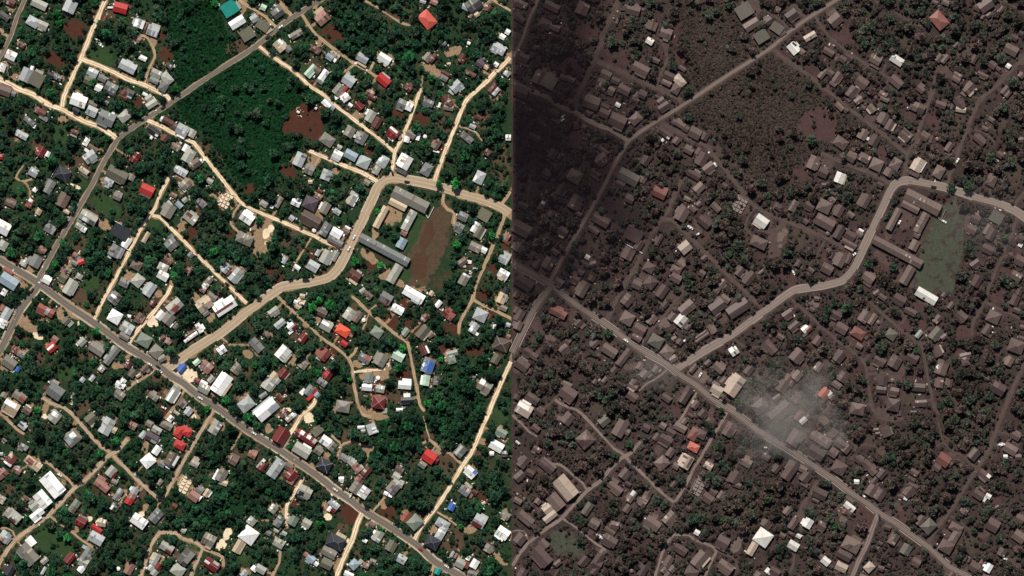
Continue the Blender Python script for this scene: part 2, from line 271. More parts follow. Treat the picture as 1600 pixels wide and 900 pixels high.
0 750|495,45,230,140,50,W|565,122,56,50,-40,W|402,180,160,115,50,W|350,320,140,66,-38,W|325,245,90,88,-38,L|300,215,50,40,-38,G|120,335,160,88,40,L|115,378,72,38,40,M|15,170,52,80,-60,L|235,175,50,58,-50,E|45,530,102,98,-50,S|15,560,50,40,-50,P|290,575,90,76,50,W|268,690,200,122,48,A|420,755,72,50,-40,L|410,850,82,30,-60,S|90,850,100,80,-60,K|700,245,130,70,-55,Q|690,275,60,58,35,E|760,390,92,86,30,X|785,352,82,34,30,G|905,455,110,50,35,R|955,400,80,70,10,C|905,545,140,100,30,S|660,735,110,62,-50,X|800,720,120,80,-55,G|785,772,88,86,30,L|830,665,70,60,-50,G|765,832,70,60,-50,W|800,632,60,34,30,S|955,50,152,70,38,P|1070,245,82,60,-55,D|1050,255,50,26,-55,W|1110,135,120,56,-55,G|1265,100,62,70,-58,S|1240,150,60,72,-58,P|1212,195,66,72,-58,R|1110,830,36,36,0,W|1215,830,110,76,-60,P|1075,15,62,42,30,A|1120,100,50,48,-55,S
200 750|620,150,100,90,35,P|662,165,50,58,35,W|672,90,72,60,35,G|742,120,50,78,35,C|265,335,132,92,-48,G|105,385,150,102,35,W|520,470,52,50,30,L|760,560,120,112,28,A|365,630,130,82,32,L|372,675,60,40,32,X|545,720,160,108,-50,D|590,715,150,60,-50,L|255,740,112,70,-60,L|290,812,62,60,-50,X|215,820,60,52,-50,S|250,868,60,60,-50,L|470,845,122,108,35,Lh|785,790,150,96,35,X|740,765,60,24,35,W|830,778,60,28,35,L|1135,515,150,145,35,Wh|1035,620,130,70,-60,C|1160,385,72,80,-50,L|1185,830,50,60,-50,W|1090,878,70,60,-40,S|1245,835,100,72,30,L|435,245,52,50,30,M|300,20,62,42,-50,A|895,25,80,50,20,C
400 750|460,105,132,100,25,L|425,130,50,46,25,K|420,168,70,30,25,K|320,15,70,42,30,P|160,265,80,62,-50,L|215,385,110,70,-55,G|350,380,92,84,-60,Q|475,405,84,80,30,L|115,495,56,46,30,G|190,475,50,30,30,L|265,500,50,40,30,S|215,590,102,80,30,L|195,620,90,26,30,G|730,225,112,60,38,S|725,285,50,50,38,X|690,270,36,50,38,W|750,580,165,125,28,Kh|800,520,100,36,28,C|685,680,140,84,28,A|730,640,60,38,28,W|660,790,110,82,25,O|515,735,82,70,40,B|480,700,62,50,40,P|565,785,42,40,40,W|935,70,112,92,-55,A|975,10,62,40,30,M|1012,115,108,92,-55,W|1145,525,112,82,-58,L|1020,567,46,34,30,W|920,790,90,80,-45,Bh|975,770,60,40,-45,L|1030,800,60,50,20,P|870,885,90,50,25,W|1095,765,60,50,20,A|1085,420,62,50,20,E|805,10,32,30,20,W
600 750|130,30,102,60,25,L|90,80,100,88,-50,G|85,65,40,34,-50,M|18,125,42,36,25,W|60,142,40,36,25,W|205,345,102,70,-55,J|290,395,130,112,-45,Qh|70,620,102,92,-60,O|165,740,88,80,30,S|550,410,130,82,30,Sh|535,495,150,78,-60,Sh|455,585,130,112,30,Kh|635,250,72,62,-60,U|655,225,30,28,-60,W|755,100,102,80,35,G|812,140,42,50,35,P|790,50,80,26,45,C|850,115,52,48,30,M|895,385,115,118,30,S|870,420,102,38,30,X|1140,495,120,100,35,W|1145,330,90,70,30,A|980,640,76,80,-60,A|640,695,62,30,-60,S|675,710,52,26,-60,P|715,780,92,88,30,L|765,790,62,76,-60,J|850,785,86,70,-60,W|790,730,46,40,-60,W|505,855,62,54,-60,T|830,880,80,58,20,G|935,215,36,28,-30,C
"""
# the school: x, y, length, width, angle, colour (map pixels)
SCHOOL = [(595.3, 339, 37, 10.5, -62, 'C'), (600.5, 390.5, 86, 14, 28, 'G'), (641, 312, 60, 19, 27, 'A'), (621.7, 319.3, 29, 11.5, 27, 'C'),
          (639.2, 344.5, 34, 12.5, -62, 'L'), (627.5, 380, 17, 13.5, -62, 'B'), (616.7, 427.5, 31, 14, -60, 'L'), (631.5, 363.3, 10, 10, 28, 'P')]

# roads: kind, width (px), points.  A asphalt, D dirt, T wide tan road, M minor track
ROADS = """A 9 -8,402 0,406 30,424 58,441 106,477 145,503 200,543 242,567 267,587 287,599 313,621 345,641 377,665 401,681 437,703 467,723 501,747 523,765 550,783 567,797 592,812 600,817 650,850 680,878 717,898 730,906
A 6 58,440 80,398 100,363 115,338 137,300 150,277 157,263 165,248 177,228 185,216 200,204 225,187 255,168 283,149 333,115 400,72 428,48 457,27 500,0 510,-6
A 9 60,446 55,453 33,482 10,528 -2,552
T 13 261,575 300,548 342,522 383,489 400,477 425,458 442,448 483,442 513,434 530,417 545,388 563,350 583,308 590,293 600,282 615,278 650,283 678,289 700,296 720,303 750,311 783,324 803,338
D 7 166,-3 155,22 147,40 127,90 115,115 100,150 97,167
D 8 -4,121 25,137 53,148 73,162 100,172 113,180 132,190 155,198 172,208 183,216
D 7 126,91 145,99 172,110 200,124 223,132 258,148 266,156
M 4 225,131 232,110 242,88 238,72 230,58 220,55
D 5.5 230,188 246,194 262,203 290,217 303,223 317,242 338,268 360,297 377,317 400,330 437,345 483,365 513,380 536,388
D 5 146,501 157,477 172,450 188,420 200,398 217,363 233,338 242,325 252,300 267,273 270,268
D 5 238,337 250,340 267,357 293,382 323,413 358,447 385,474
D 5 404,71 420,85 455,108 483,133 507,149 533,172 575,203 600,223 617,238
M 4.5 471,22 493,53 527,80 555,100 577,112 588,119 600,116
M 4 577,112 584,97
M 4 555,100 545,108 537,112
D 5 611,280 617,238 628,217 642,182 653,150 657,138
D 6 679,288 680,280 693,243 707,208 717,183 728,158 738,147 755,133 777,110 797,90 806,78
M 5 806,290 795,303 783,320 788,338 777,370 772,380 760,408 743,448 738,468 727,487 718,505 717,521
M 5 738,468 750,474 767,482 798,498 806,502
D 6 806,550 798,565 783,598 768,633 750,678 737,707 723,728 710,749 698,768 678,798 660,820 645,847
M 4 723,726 703,708 687,700 672,688 660,692
M 2 672,688 667,672 662,650
M 4.5 435,464 457,485 480,507 503,528 520,540 542,557 550,573 553,598 560,633 567,648 580,651
M 5 550,463 560,472 577,488 600,507 620,523 637,535 642,557 648,592 650,600 657,633 664,642
M 3 577,488 573,500 567,514
M 3 577,486 588,476
M 4 545,560 553,552 558,541
D 4.5 553,581 575,579 602,577
D 6 268,446 262,459 247,478 230,500 213,518 200,538
M 4 243,577 226,590 210,598 198,609
D 5 334,641 320,665 313,675 300,698 283,727 270,752 257,775 251,781
D 5 251,781 240,773 215,750 203,738 178,713 168,704 158,698 133,670 113,648 100,637 80,630 66,621
D 6 -3,884 4,872 10,862 25,843 58,818 75,807 93,787 117,762 137,747 150,732 170,712 183,705 199,686
M 4 77,806 92,816 107,827 122,840 145,856
M 3 24,842 20,830 10,825 0,826
M 4 -4,642 13,657 25,670 38,678
M 4 60,721 75,723 93,738 108,750 115,760
D 4.5 283,840 275,833 263,832 250,832 240,845 232,863 225,887 219,902
D 4.5 285,841 307,848 317,857 310,873 298,900
M 4 317,857 330,862 347,870 349,885
D 6 493,622 490,632 472,648 455,675 439,702
D 5 473,748 457,775 448,790 447,805 448,822
D 8 567,799 558,820 550,845 538,870 525,900
M 4 601,777 583,798
M 4 438,858 436,880 425,900
M 5 679,880 672,902
M 3 683,800 700,810 715,822
A 4.5 40,-4 25,30 18,52 10,70 2,85 -4,95
M 4 -3,44 12,57
M 4 370,-3 392,12 417,28 431,42
M 5 437,3 445,14 459,27
M 3 598,17 612,26 625,35 640,39
M 3 566,-1 592,13
M 4 806,21 798,17 767,-1 752,15 745,25
D 6 483,235 500,243 533,257 567,270 590,283
M 4 500,245 493,258 486,268
M 3 717,197 730,201 743,207 754,220
M 3 36,258 25,278 37,283 50,280
M 5 693,303 692,317 700,327 710,333 709,350
M 4 503,340 500,352 496,367
M 3 486,372 473,393 462,410
M 4 288,611 276,628 263,648 251,663
M 2 377,676 360,705 343,733
M 3 518,680 533,695 527,713
M 3 533,695 550,690 575,698
M 3 343,525 360,538
M 4 376,318 366,332 360,348 373,363
M 3 60,246 57,230"""

# open ground: x,y,rx,ry,angle,kind   t tan earth  c pale sand  r red-brown soil  b dry brown grass  g mown grass
OPEN = """115,45,20,13,25,r 88,93,20,10,30,r 160,85,22,17,30,g 5,50,8,6,0,t 25,120,15,5,20,t 165,20,20,12,0,b 175,120,9,7,0,b 254,50,6,20,15,r 240,65,6,11,0,t 260,85,10,12,0,r 370,73,18,12,-35,b 388,50,10,10,0,g
520,52,18,14,0,r 440,12,12,8,50,t 470,107,14,10,35,g 498,65,6,8,0,t 625,18,20,14,0,b 610,60,14,14,0,b 672,107,8,18,-50,t 708,80,14,8,-30,t 655,140,6,6,0,t 770,105,10,6,0,t 795,90,7,9,0,t 95,210,12,20,0,g 100,186,12,6,0,t 57,222,6,14,20,b 118,252,20,12,0,b
25,292,14,7,0,g 125,282,13,8,30,g 106,278,3,10,20,c 118,291,9,2.5,30,c 218,160,10,10,0,r 320,230,12,8,45,b 338,245,8,12,-40,b 275,275,10,8,30,b 390,295,8,8,0,r 490,250,10,8,0,t 450,268,16,8,30,r 523,268,8,5,0,t 505,233,8,5,0,g 578,235,8,10,0,r 560,182,8,6,0,t 575,160,6,8,0,t
622,177,9,9,0,r 658,185,12,11,0,r 693,192,16,14,0,b 683,228,10,12,0,r 785,260,14,30,0,b 760,190,16,12,0,b 690,296,60,5,8,b 125,340,14,18,-30,g 122,385,10,20,30,b 163,350,12,8,30,t 197,372,8,11,0,c 105,408,10,8,40,t 30,440,16,6,35,t 25,402,12,8,30,r 142,442,16,12,0,g 167,323,30,14,25,g 45,420,8,8,0,t 33,305,14,8,0,g
310,335,14,16,0,b 298,365,14,8,-45,r 283,355,10,6,-30,t 240,345,14,10,0,g 205,433,10,8,0,t 395,345,8,14,0,t 352,312,20,17,-60,t 360,365,8,6,0,r 412,370,15,27,20,t 415,365,6,8,0,c 424,357,5,6,0,c 417,380,4,4,0,c 445,378,8,12,0,b 428,430,18,14,45,r 450,360,18,14,0,b 480,352,16,4,28,t 575,400,18,7,35,t 580,415,8,6,0,r 485,398,6,8,0,r 520,425,16,8,-20,b
612,340,15,17,28,t 664,385,30,62,17,b 690,345,14,34,12,b 650,430,22,22,0,b 668,370,9,30,17,r 655,415,15,24,12,r 636,425,9,24,14,g 648,365,7,40,20,g 662,330,12,14,0,g 710,345,4,10,0,t 725,408,12,8,0,r 772,420,10,7,35,r 790,385,6,8,0,r 600,432,8,5,0,t 600,420,12,6,35,t 588,360,6,16,20,t 620,440,14,5,28,t
47,512,18,8,20,t 60,525,10,5,30,c 35,500,14,8,0,t 33,525,10,8,0,b 135,470,24,20,0,b 95,490,6,12,0,t 110,490,14,4,36,t 123,510,2.5,8,0,c 135,555,14,8,0,b 60,560,10,12,0,b 105,585,14,12,0,g 195,565,5,14,40,t 183,570,8,6,0,t 240,502,9,8,0,c 248,458,6,6,0,t 305,465,6,8,0,t 340,465,6,10,50,t 330,495,6,9,0,t 265,560,8,6,0,t 292,585,15,14,30,c 300,555,8,6,0,t 388,553,10,6,30,t 386,580,12,10,0,b 245,590,8,10,0,b 338,548,6,5,0,t
470,470,8,6,0,c 535,525,16,14,0,r 497,500,5,6,0,t 465,525,10,10,0,b 510,555,16,14,0,r 455,560,9,10,0,t 555,480,6,6,0,b 585,588,22,7,0,t 560,568,9,6,0,t 480,508,7,4,0,t 590,610,16,14,0,r 610,500,14,12,0,r 632,475,10,10,0,r 640,505,6,8,30,r 705,515,14,12,0,r 697,545,12,8,0,r 738,505,6,8,0,r 745,550,18,7,0,r 765,490,8,8,0,r 757,460,12,10,0,r 780,465,6,12,20,t 630,585,14,8,0,r 605,575,8,10,0,t 770,513,8,6,0,g
70,640,5,12,20,t 72,650,8,4,0,c 130,635,10,14,40,b 55,630,6,8,0,b 118,660,3,8,35,t 135,740,14,8,0,b 245,612,14,10,0,b 255,640,8,10,0,r 305,645,8,12,0,t 302,650,5,5,0,c 228,700,6,10,20,t 335,617,8,5,30,t 380,625,14,12,0,b 375,705,10,10,0,b 290,755,14,14,0,t 440,615,10,6,-30,t 447,641,7,5,0,c 420,670,6,8,0,t 482,653,9,9,0,c 575,638,11,9,0,t 590,650,20,6,0,t 545,685,20,12,0,b 575,700,8,6,0,t 487,728,5,6,0,t 460,738,6,5,0,t 527,640,8,6,0,t
620,620,20,10,0,b 690,620,4,14,0,r 685,705,6,5,0,t 700,725,15,18,0,b 755,690,7,5,0,t 765,670,8,6,0,b 670,680,10,8,0,b 45,790,4,12,50,t 42,785,6,9,0,t 15,765,12,10,0,b 80,845,32,21,30,g 165,765,16,8,40,r 140,811,5,4,0,c 158,815,7,6,0,c 183,790,6,15,35,t 118,828,6,4,0,t 225,795,5,14,40,t 222,803,5,4,0,c 355,833,7,10,30,c 346,851,8,10,20,c 215,770,12,14,0,b 300,850,16,8,0,g 380,868,14,8,0,g 345,887,8,8,0,b 270,865,10,8,0,b
460,785,8,8,0,r 447,800,6,6,0,t 448,815,5,8,0,t 527,772,11,8,30,c 509,793,6,12,0,t 512,808,6,6,0,c 545,800,16,18,0,r 535,825,10,8,0,b 540,845,8,4,0,c 538,857,7,6,0,t 525,880,9,10,0,t 560,865,6,6,0,b 583,820,6,5,0,t 420,893,8,4,0,t 605,800,14,12,-40,r 600,790,6,8,0,t 660,810,10,8,0,b 676,826,7,6,0,t 708,845,17,20,20,b 735,827,9,8,0,t 755,778,11,6,40,r 782,872,15,6,40,t 712,886,7,6,0,t 575,160,5,5,0,t 40,545,6,6,0,t 8,575,8,6,0,t 780,650,16,10,20,g 745,705,8,8,0,b"""
SCRUB_POLYS = [[(272,153),(330,118),(403,78),(430,97),(503,158),(468,160),(436,203),(478,220),(452,248),(425,285),(398,300),(372,282),(340,240),(322,205),(292,200)],
               [(258,5),(345,0),(352,45),(378,84),(330,110),(285,144),(262,95),(264,60)]]
WOOD_POLYS = [[(585,655),(655,655),(700,600),(735,575),(770,580),(752,650),(735,690),(700,695),(660,688),(620,735),(575,725)],
              [(300,768),(345,748),(395,760),(430,800),(395,835),(350,822),(310,840),(285,830)],
              [(600,60),(740,60),(760,110),(700,70),(640,90),(600,100)], [(530,10),(595,20),(600,80),(560,85),(540,50)]]
VIVID = [(686,288,8.5),(712,287,11),(336,392,8),(272,430,8.5),(555,408,10),(595,415,9),(517,477,11),(488,480,9),(499,470,8),(546,591,7),(497,582,8),(629,544,7.5),(688,561,6),(324,638,8),(387,652,10),(353,625,10),(769,368,8),(713,382,9),(90,22,10),(93,35,8),(150,518,9),(87,412,8),(275,138,9),(668,630,8),(146,128,7),(335,5,8),(720,823,6),(590,330,6),(98,378,7),(158,707,8),(180,690,9),(60,640,7),(105,840,9),(500,818,9),(595,827,6)]
CARS_W = """438,42,-35,W 418,58,-35,K 255,168,-32,K 613,270,70,K 636,284,10,K 553,371,-60,W 545,389,-60,W 517,395,-60,W 743,420,10,W 735,424,40,W 50,454,-55,K 234,569,35,W 247,573,40,K 250,580,35,W 313,622,30,W 276,617,-60,K 280,609,-60,W 384,684,35,K 397,677,35,W 63,725,35,W 524,765,35,W 698,885,35,W 657,858,35,X 80,172,25,W 78,184,-15,W 152,62,35,W 155,67,35,W 158,71,35,W 250,648,30,W 256,637,25,W 212,724,-60,W 214,743,30,W 520,561,50,W 93,742,30,W 548,774,-60,W 128,831,20,K 132,832,20,K 355,444,40,K 523,777,30,K 248,662,-50,K 186,780,-50,W 542,531,-40,K 763,685,20,W"""
CARS_E = """1222,48,-35,W 880,182,-30,W 878,188,-30,W 1082,613,-60,W 978,532,35,W 830,449,-70,W 1475,346,30,W 1496,251,-60,W 1405,348,-60,W 1563,694,-20,W 1566,695,-20,W 1585,633,20,W 1351,776,35,W 1374,808,80,K 1570,873,20,W 935,838,50,W 939,839,50,W 1106,754,35,W 1092,365,-30,W 1080,356,40,W 1076,354,40,W 1251,529,-50,K 1094,586,-60,W 986,190,-30,W 1053,107,30,W 1459,292,12,K 1198,700,20,W 1240,426,60,W 1582,683,-20,W 1334,398,-40,W 1070,532,-30,W"""
# cleaned or differently toned roofs of the ash-covered district: x, y, colour
WASHED = """1062,133,c 1013,65,w 1010,97,b 1041,52,b 911,13,b 1397,92,w 1162,16,o 1173,38,b 1260,60,c 1241,75,w 1467,32,r 1502,173,c 1575,107,w 1271,250,b 1312,277,w 1370,257,b 1400,258,b 1432,252,c 1030,302,r 1187,340,w 1070,383,c 850,316,w 866,485,r 1067,503,w 1256,512,w 1262,510,r 1147,549,w 1108,571,n 1438,520,n 1447,462,w 1340,521,r 1143,604,c 1120,607,c 1255,652,w 1247,648,r 1293,612,w 1291,616,s 1083,696,s 1083,677,r 1068,722,c 1104,725,c 1484,713,r 818,638,c 814,631,w 1030,718,b 885,758,c 868,783,b 857,804,c 854,795,c 1023,817,b 1190,836,w 1174,858,c 1257,816,w 1236,853,w 1095,870,b 1200,890,w 1326,790,w 1320,800,r 1285,878,w 1312,884,c 1541,883,W 1531,881,r 1361,890,c 808,355,b 1100,578,d 1352,712,d 1370,592,d 848,785,c 848,850,b 1172,540,b 960,615,a 957,12,b 1505,140,b 1580,400,w"""
ZONES = [(30,30,'northwest corner plots'),(105,60,'plots west of the dirt T junction'),(40,105,'plots above the western dirt road'),(170,35,'wood east of the dirt T junction'),(155,135,'block south of the dirt T junction'),(25,170,'west edge wood below the dirt road'),(125,235,'block beside the asphalt road bend'),(40,255,'west edge yards with forked track'),(225,65,'loop track beside the scrub'),(235,155,'corner of dirt and asphalt roads'),(310,60,'scrub north of the asphalt road'),(385,25,'walled yards north of asphalt road'),(440,70,'roadside wedge by the pale lane'),(490,115,'pale lane along the big field'),(510,45,'northern lane by the soil yard'),(580,115,'lane junction among trees'),(640,40,'wood round the large hipped roof'),(660,115,'woodland clearings east of the lane'),(760,40,'northeast corner plots'),(775,120,'northeast curving track'),(360,200,'big scrub field'),(260,215,'lane top below the asphalt road'),(310,255,'lane beside the big field'),(475,195,'bare soil plot'),(560,205,'row between field and long lane'),(500,255,'side road above the tan road'),(570,290,'tan road bend'),(640,190,'strip between the two lanes'),(650,260,'corner above the tan road bend'),(745,215,'thicket east of the straight lane'),(765,280,'plot by the east road'),(25,325,'west edge yards above the crossroads'),(95,295,'slate compound by the asphalt road'),(65,380,'yards west of the asphalt road'),(20,440,'west crossroads shops'),(140,350,'courtyard house plot'),(125,415,'yards north of the main road'),(190,375,'compound by the pale fork'),(210,300,'wood above the pale fork'),(265,325,'houses at the pale fork'),(335,325,'building site by the lane'),(255,420,'gardens between the pale lanes'),(385,350,'houses beside the bare plot'),(335,390,'wood east of the pale lane'),(410,420,'garden plot above the tan road'),(490,335,'compounds along the village lane'),(505,405,'yards inside the tan road elbow'),(570,430,'trees below the school'),(615,350,'school grounds'),(665,380,'school playing field'),(725,345,'houses east of the playing field'),(740,410,'yards along the eastern track'),(785,400,'east edge yards'),(35,505,'sand lot by the crossroads'),(95,490,'roadside plots south of main road'),(145,475,'grass plot north of main road'),(190,490,'main road houses by dirt lane'),(145,560,'yards behind the main road'),(35,570,'west edge below the sand lot'),(245,490,'short dirt lane'),(235,545,'hip roofs on the main road'),(325,480,'yards above the tan road'),(310,525,'tan road shops'),(345,565,'plots below the tan road'),(290,590,'sand yard at tan road foot'),(445,500,'lane south of the tan road'),(450,565,'wood south of the tan road'),(525,525,'bright hipped roof compound'),(590,485,'lane below the school'),(570,580,'earth yards by crossing tracks'),(640,480,'plots south of the playing field'),(650,535,'forked lane houses'),(700,510,'bare earth hollow'),(755,485,'hipped house by east fork'),(780,550,'east edge below the fork'),(25,640,'southwest yards above the bend'),(85,610,'big roof by the winding lane'),(110,670,'winding lane houses'),(35,725,'west edge compounds'),(170,655,'dwellings east of winding lane'),(235,640,'back lane off the main road'),(250,705,'crowded yards by hipped pair'),(310,675,'straight lane south of main road'),(355,705,'field south of the main road'),(345,605,'warehouses on the main road'),(415,635,'great hall by the main road'),(485,640,'rutted lane north of main road'),(475,680,'long roof row'),(510,725,'dark hip roof plot'),(430,730,'south side of the main road'),(545,690,'earth track clearing'),(585,640,'large hipped compound'),(620,605,'earth compound east yards'),(625,690,'dense eastern wood'),(675,715,'house on the side track'),(745,640,'straight pale road'),(775,700,'east edge by pale road'),(60,780,'southwest warehouses'),(80,850,'southwest lawn'),(20,830,'southwest corner houses'),(130,800,'gardens east of the lawn'),(140,860,'yards south of the lawn'),(190,780,'shed terrace by the lane'),(230,800,'broad roof by lane end'),(290,765,'foundation plot'),(340,800,'southern wood'),(250,870,'curved lane houses'),(310,870,'fork of southern lanes'),(385,845,'hipped house by sand heap'),(430,840,'southern back lane'),(465,775,'lane off the main road'),(520,790,'sand forecourt by main road'),(525,855,'dark hip by side road'),(585,850,'plots east of side road'),(580,765,'main road southeast, north side'),(640,805,'pale road foot'),(685,835,'joined hip roofs'),(715,785,'lone small house yard'),(755,815,'southeast yards'),(625,860,'main road southeast, south side'),(735,885,'southeast corner sheds'),(785,865,'southeast corner')]
CTRL = [(60,440,860,443),(269.5,568,1067,568),(667.5,31,1467,32),(686,288,1485.8,292),(646.7,461,1447,463),(280,673,1083.7,677.5),(281,695,1083,698),(566,798,1372,802),(689,825,1490.7,831.7),(66.7,780,868,784),(118,67,916.7,70),(127,92,930,95.5),(359,13,1162.5,16.7),(534,517,1339,521),(352,312,1156,320),(185,217,982,221),(400,330,1203,335)]
# ------------------------------------------------------------------ helpers
CT = np.array(CTRL, float)

def to_east(x, y):
    """where a point of the western survey lies in the eastern, ash-covered district"""
    d2 = (CT[:, 0] - x) ** 2 + (CT[:, 1] - y) ** 2 + 900.0
    w = 1.0 / d2 ** 1.2
    ox = float(((CT[:, 2] - CT[:, 0]) * w).sum() / w.sum())
    oy = float(((CT[:, 3] - CT[:, 1]) * w).sum() / w.sum())
    return x + ox, y + oy

def mk(name, verts, faces, mat=None, parent=None, loc=None):
    me = bpy.data.meshes.new(name)
    me.from_pydata(verts, [], faces)
    if mat is not None:
        for m in (mat if isinstance(mat, (list, tuple)) else [mat]):
            me.materials.append(m)
    o = bpy.data.objects.new(name, me)
    COL.objects.link(o)
    if parent is not None:
        o.parent = parent
    if loc is not None:
        o.location = loc
    return o

def ob(name, me, parent=None, loc=None):
    o = bpy.data.objects.new(name, me)
    COL.objects.link(o)
    if parent is not None:
        o.parent = parent
    if loc is not None:
        o.location = loc
    return o

def empty(name, loc, rz=0.0):
    o = bpy.data.objects.new(name, None)
    COL.objects.link(o)
    o.empty_display_size = 0.5
    o.location = loc
    o.rotation_euler = (0, 0, rz)
    return o

THINGS = []      # (object, description words, category, group, px, py, side, size)
def register(o, desc, cat, group, x, y, side, size, by='north'):
    o['category'] = cat
    if group:
        o['group'] = group
    THINGS.append((o, desc, x, y, side, size, by))

def structure(o):
    o['kind'] = 'structure'
    return o

def vnoise(h, w, cell, seed):
    r = np.random.default_rng(seed)
    gh, gw = int(h / cell) + 3, int(w / cell) + 3
    g = r.random((gh, gw))
    yy = np.arange(h) / cell; xx = np.arange(w) / cell
    y0 = yy.astype(int); x0 = xx.astype(int)
    fy = (yy - y0); fx = (xx - x0)
    fy = fy * fy * (3 - 2 * fy); fx = fx * fx * (3 - 2 * fx)
    a = g[y0][:, x0]; b = g[y0][:, x0 + 1]; c = g[y0 + 1][:, x0]; d = g[y0 + 1][:, x0 + 1]
    fy = fy[:, None]; fx = fx[None, :]
    return (a * (1 - fx) + b * fx) * (1 - fy) + (c * (1 - fx) + d * fx) * fy

def catmull(pts, step=4.0):
    P = [np.array(p, float) for p in pts]
    P = [2 * P[0] - P[1]] + P + [2 * P[-1] - P[-2]]
    out = []
    for i in range(1, len(P) - 2):
        n = max(1, int(np.linalg.norm(P[i + 1] - P[i]) / step))
        for k in range(n):
            t = k / n
            a, b, c, d = P[i - 1], P[i], P[i + 1], P[i + 2]
            q = 0.5 * (2 * b + (c - a) * t + (2 * a - 5 * b + 4 * c - d) * t * t + (3 * b - a - 3 * c + d) * t ** 3)
            lin = b + (c - b) * t
            out.append(0.6 * q + 0.4 * lin)
    out.append(P[-2])
    return out

# ------------------------------------------------------------------ read the survey
HOUSES = []
for line in SURVEY.strip().splitlines():
    head, body = line.split('|', 1)
    ox, oy = map(float, head.split())
    for e in body.split('|'):
        x, y, L, Wd, a, c = e.split(',')
        L, Wd, a = float(L), float(Wd), float(a)
        if L < 12:
            continue
        rt = c[1] if len(c) > 1 else 'g'
        if Wd > L and rt == 'g' and Wd > L * 1.25:
            L, Wd, a = Wd, L, a + 90
        HOUSES.append([ox + float(x) / 6, oy + float(y) / 6, L / 6, Wd / 6, a, c[0], rt])
RD = []
for line in ROADS.splitlines():
    k, w, rest = line.split(' ', 2)
    RD.append((k, float(w), [tuple(map(float, p.split(','))) for p in rest.split()]))
OP = [tuple(v if i == 5 else float(v) for i, v in enumerate(e.split(','))) for e in OPEN.split()]

# ------------------------------------------------------------------ land-cover rasters (map pixels, western survey)
RH, RW = 940, 860          # covers x -30..830, y -20..920
X0, Y0 = -30, -20
yy, xx = np.mgrid[0:RH, 0:RW]
xx = xx + X0; yy = yy + Y0
chan = {k: np.zeros((RH, RW)) for k in 'tcrbgl'}
wob = vnoise(RH, RW, 9, 1) - 0.5
wob2 = vnoise(RH, RW, 4, 2) - 0.5
def box(x, y, r):
    return (slice(max(0, int(y - r - Y0)), max(0, int(y + r - Y0) + 1)), slice(max(0, int(x - r - X0)), max(0, int(x + r - X0) + 1)))
def ellipse(x, y, rx, ry, ang, ch, val=1.0):
    s = box(x, y, max(rx, ry) * 1.5)
    dx, dy = xx[s] - x, yy[s] - y
    ca, sa = math.cos(math.radians(ang)), math.sin(math.radians(ang))
    u, v = dx * ca + dy * sa, -dx * sa + dy * ca
    d = np.sqrt((u / rx) ** 2 + (v / ry) ** 2) + wob[s] * 0.5 + wob2[s] * 0.25
    chan[ch][s] = np.maximum(chan[ch][s], np.clip((1.15 - d) / 0.3, 0, 1) * val)
for x, y, rx, ry, a, k in OP:
    ellipse(x, y, rx, ry, a, k)
def inpoly(poly):
    m = np.zeros((RH, RW), bool)
    n = len(poly)
    X = xx + wob * 6; Y = yy + wob2 * 6
    for i in range(n):
        x1, y1 = poly[i]; x2, y2 = poly[(i + 1) % n]
        c = ((y1 > Y) != (y2 > Y)) & (X < (x2 - x1) * (Y - y1) / ((y2 - y1) or 1e-9) + x1)
        m ^= c
    return m
scrub = np.zeros((RH, RW), bool); wood = np.zeros((RH, RW), bool)
for p in SCRUB_POLYS: scrub |= inpoly(p)
for p in WOOD_POLYS: wood |= inpoly(p)
scrub &= ~(chan['r'] > 0.5)
chan['l'][scrub] = 1.0
chan['l'] = np.maximum(chan['l'], np.where(wood, 0.6, 0))
blocked = np.zeros((RH, RW), bool)
ryard = random.Random(3)
for h in HOUSES:
    x, y, L, Wd, a, c, rt = h
    if L * Wd > 75:
        k = ryard.choice('tttrbb'); R = 0.55 * L + ryard.uniform(1, 4)
        th = ryard.uniform(0, 6.28); o = ryard.uniform(0, 4)
        ellipse(x + o * math.cos(th), y + o * math.sin(th), R, R * 0.75, ryard.uniform(0, 180), k, ryard.uniform(0.3, 0.7))
    s = box(x, y, max(L, Wd))
    ca, sa = math.cos(math.radians(a)), math.sin(math.radians(a))
    dx, dy = xx[s] - x, yy[s] - y
    blocked[s] |= (abs(dx * ca + dy * sa) < L / 2 + 0.3) & (abs(-dx * sa + dy * ca) < Wd / 2 + 0.3)
# footpaths and drives worn between the houses and the nearest road
RP = []
for k, w, pts in RD:
    for p in catmull(pts, 6.0): RP.append((p[0], p[1]))
RP = np.array(RP)
drives = np.zeros((RH, RW), bool)
for h in HOUSES:
    x, y, L, Wd, a, c, rt = h
    if L * Wd < 120 or ryard.random() > 0.5: continue
    d = np.hypot(RP[:, 0] - x, RP[:, 1] - y); j = int(d.argmin())
    if not (0.5 * L + 4 < d[j] < 55): continue
    tx, ty = RP[j]; n = int(d[j] / 1.2); bx = ryard.uniform(-5, 5); k = ryard.choice('ttb')
    for i in range(n):
        t = i / n
        px = x + (tx - x) * t + bx * math.sin(math.pi * t); py = y + (ty - y) * t - bx * 0.6 * math.sin(math.pi * t)
        ellipse(px, py, 1.9, 1.9, 0, k, 0.85)
        drives[int(py - Y0), int(px - X0)] = True
roadm = np.zeros((RH, RW), bool)
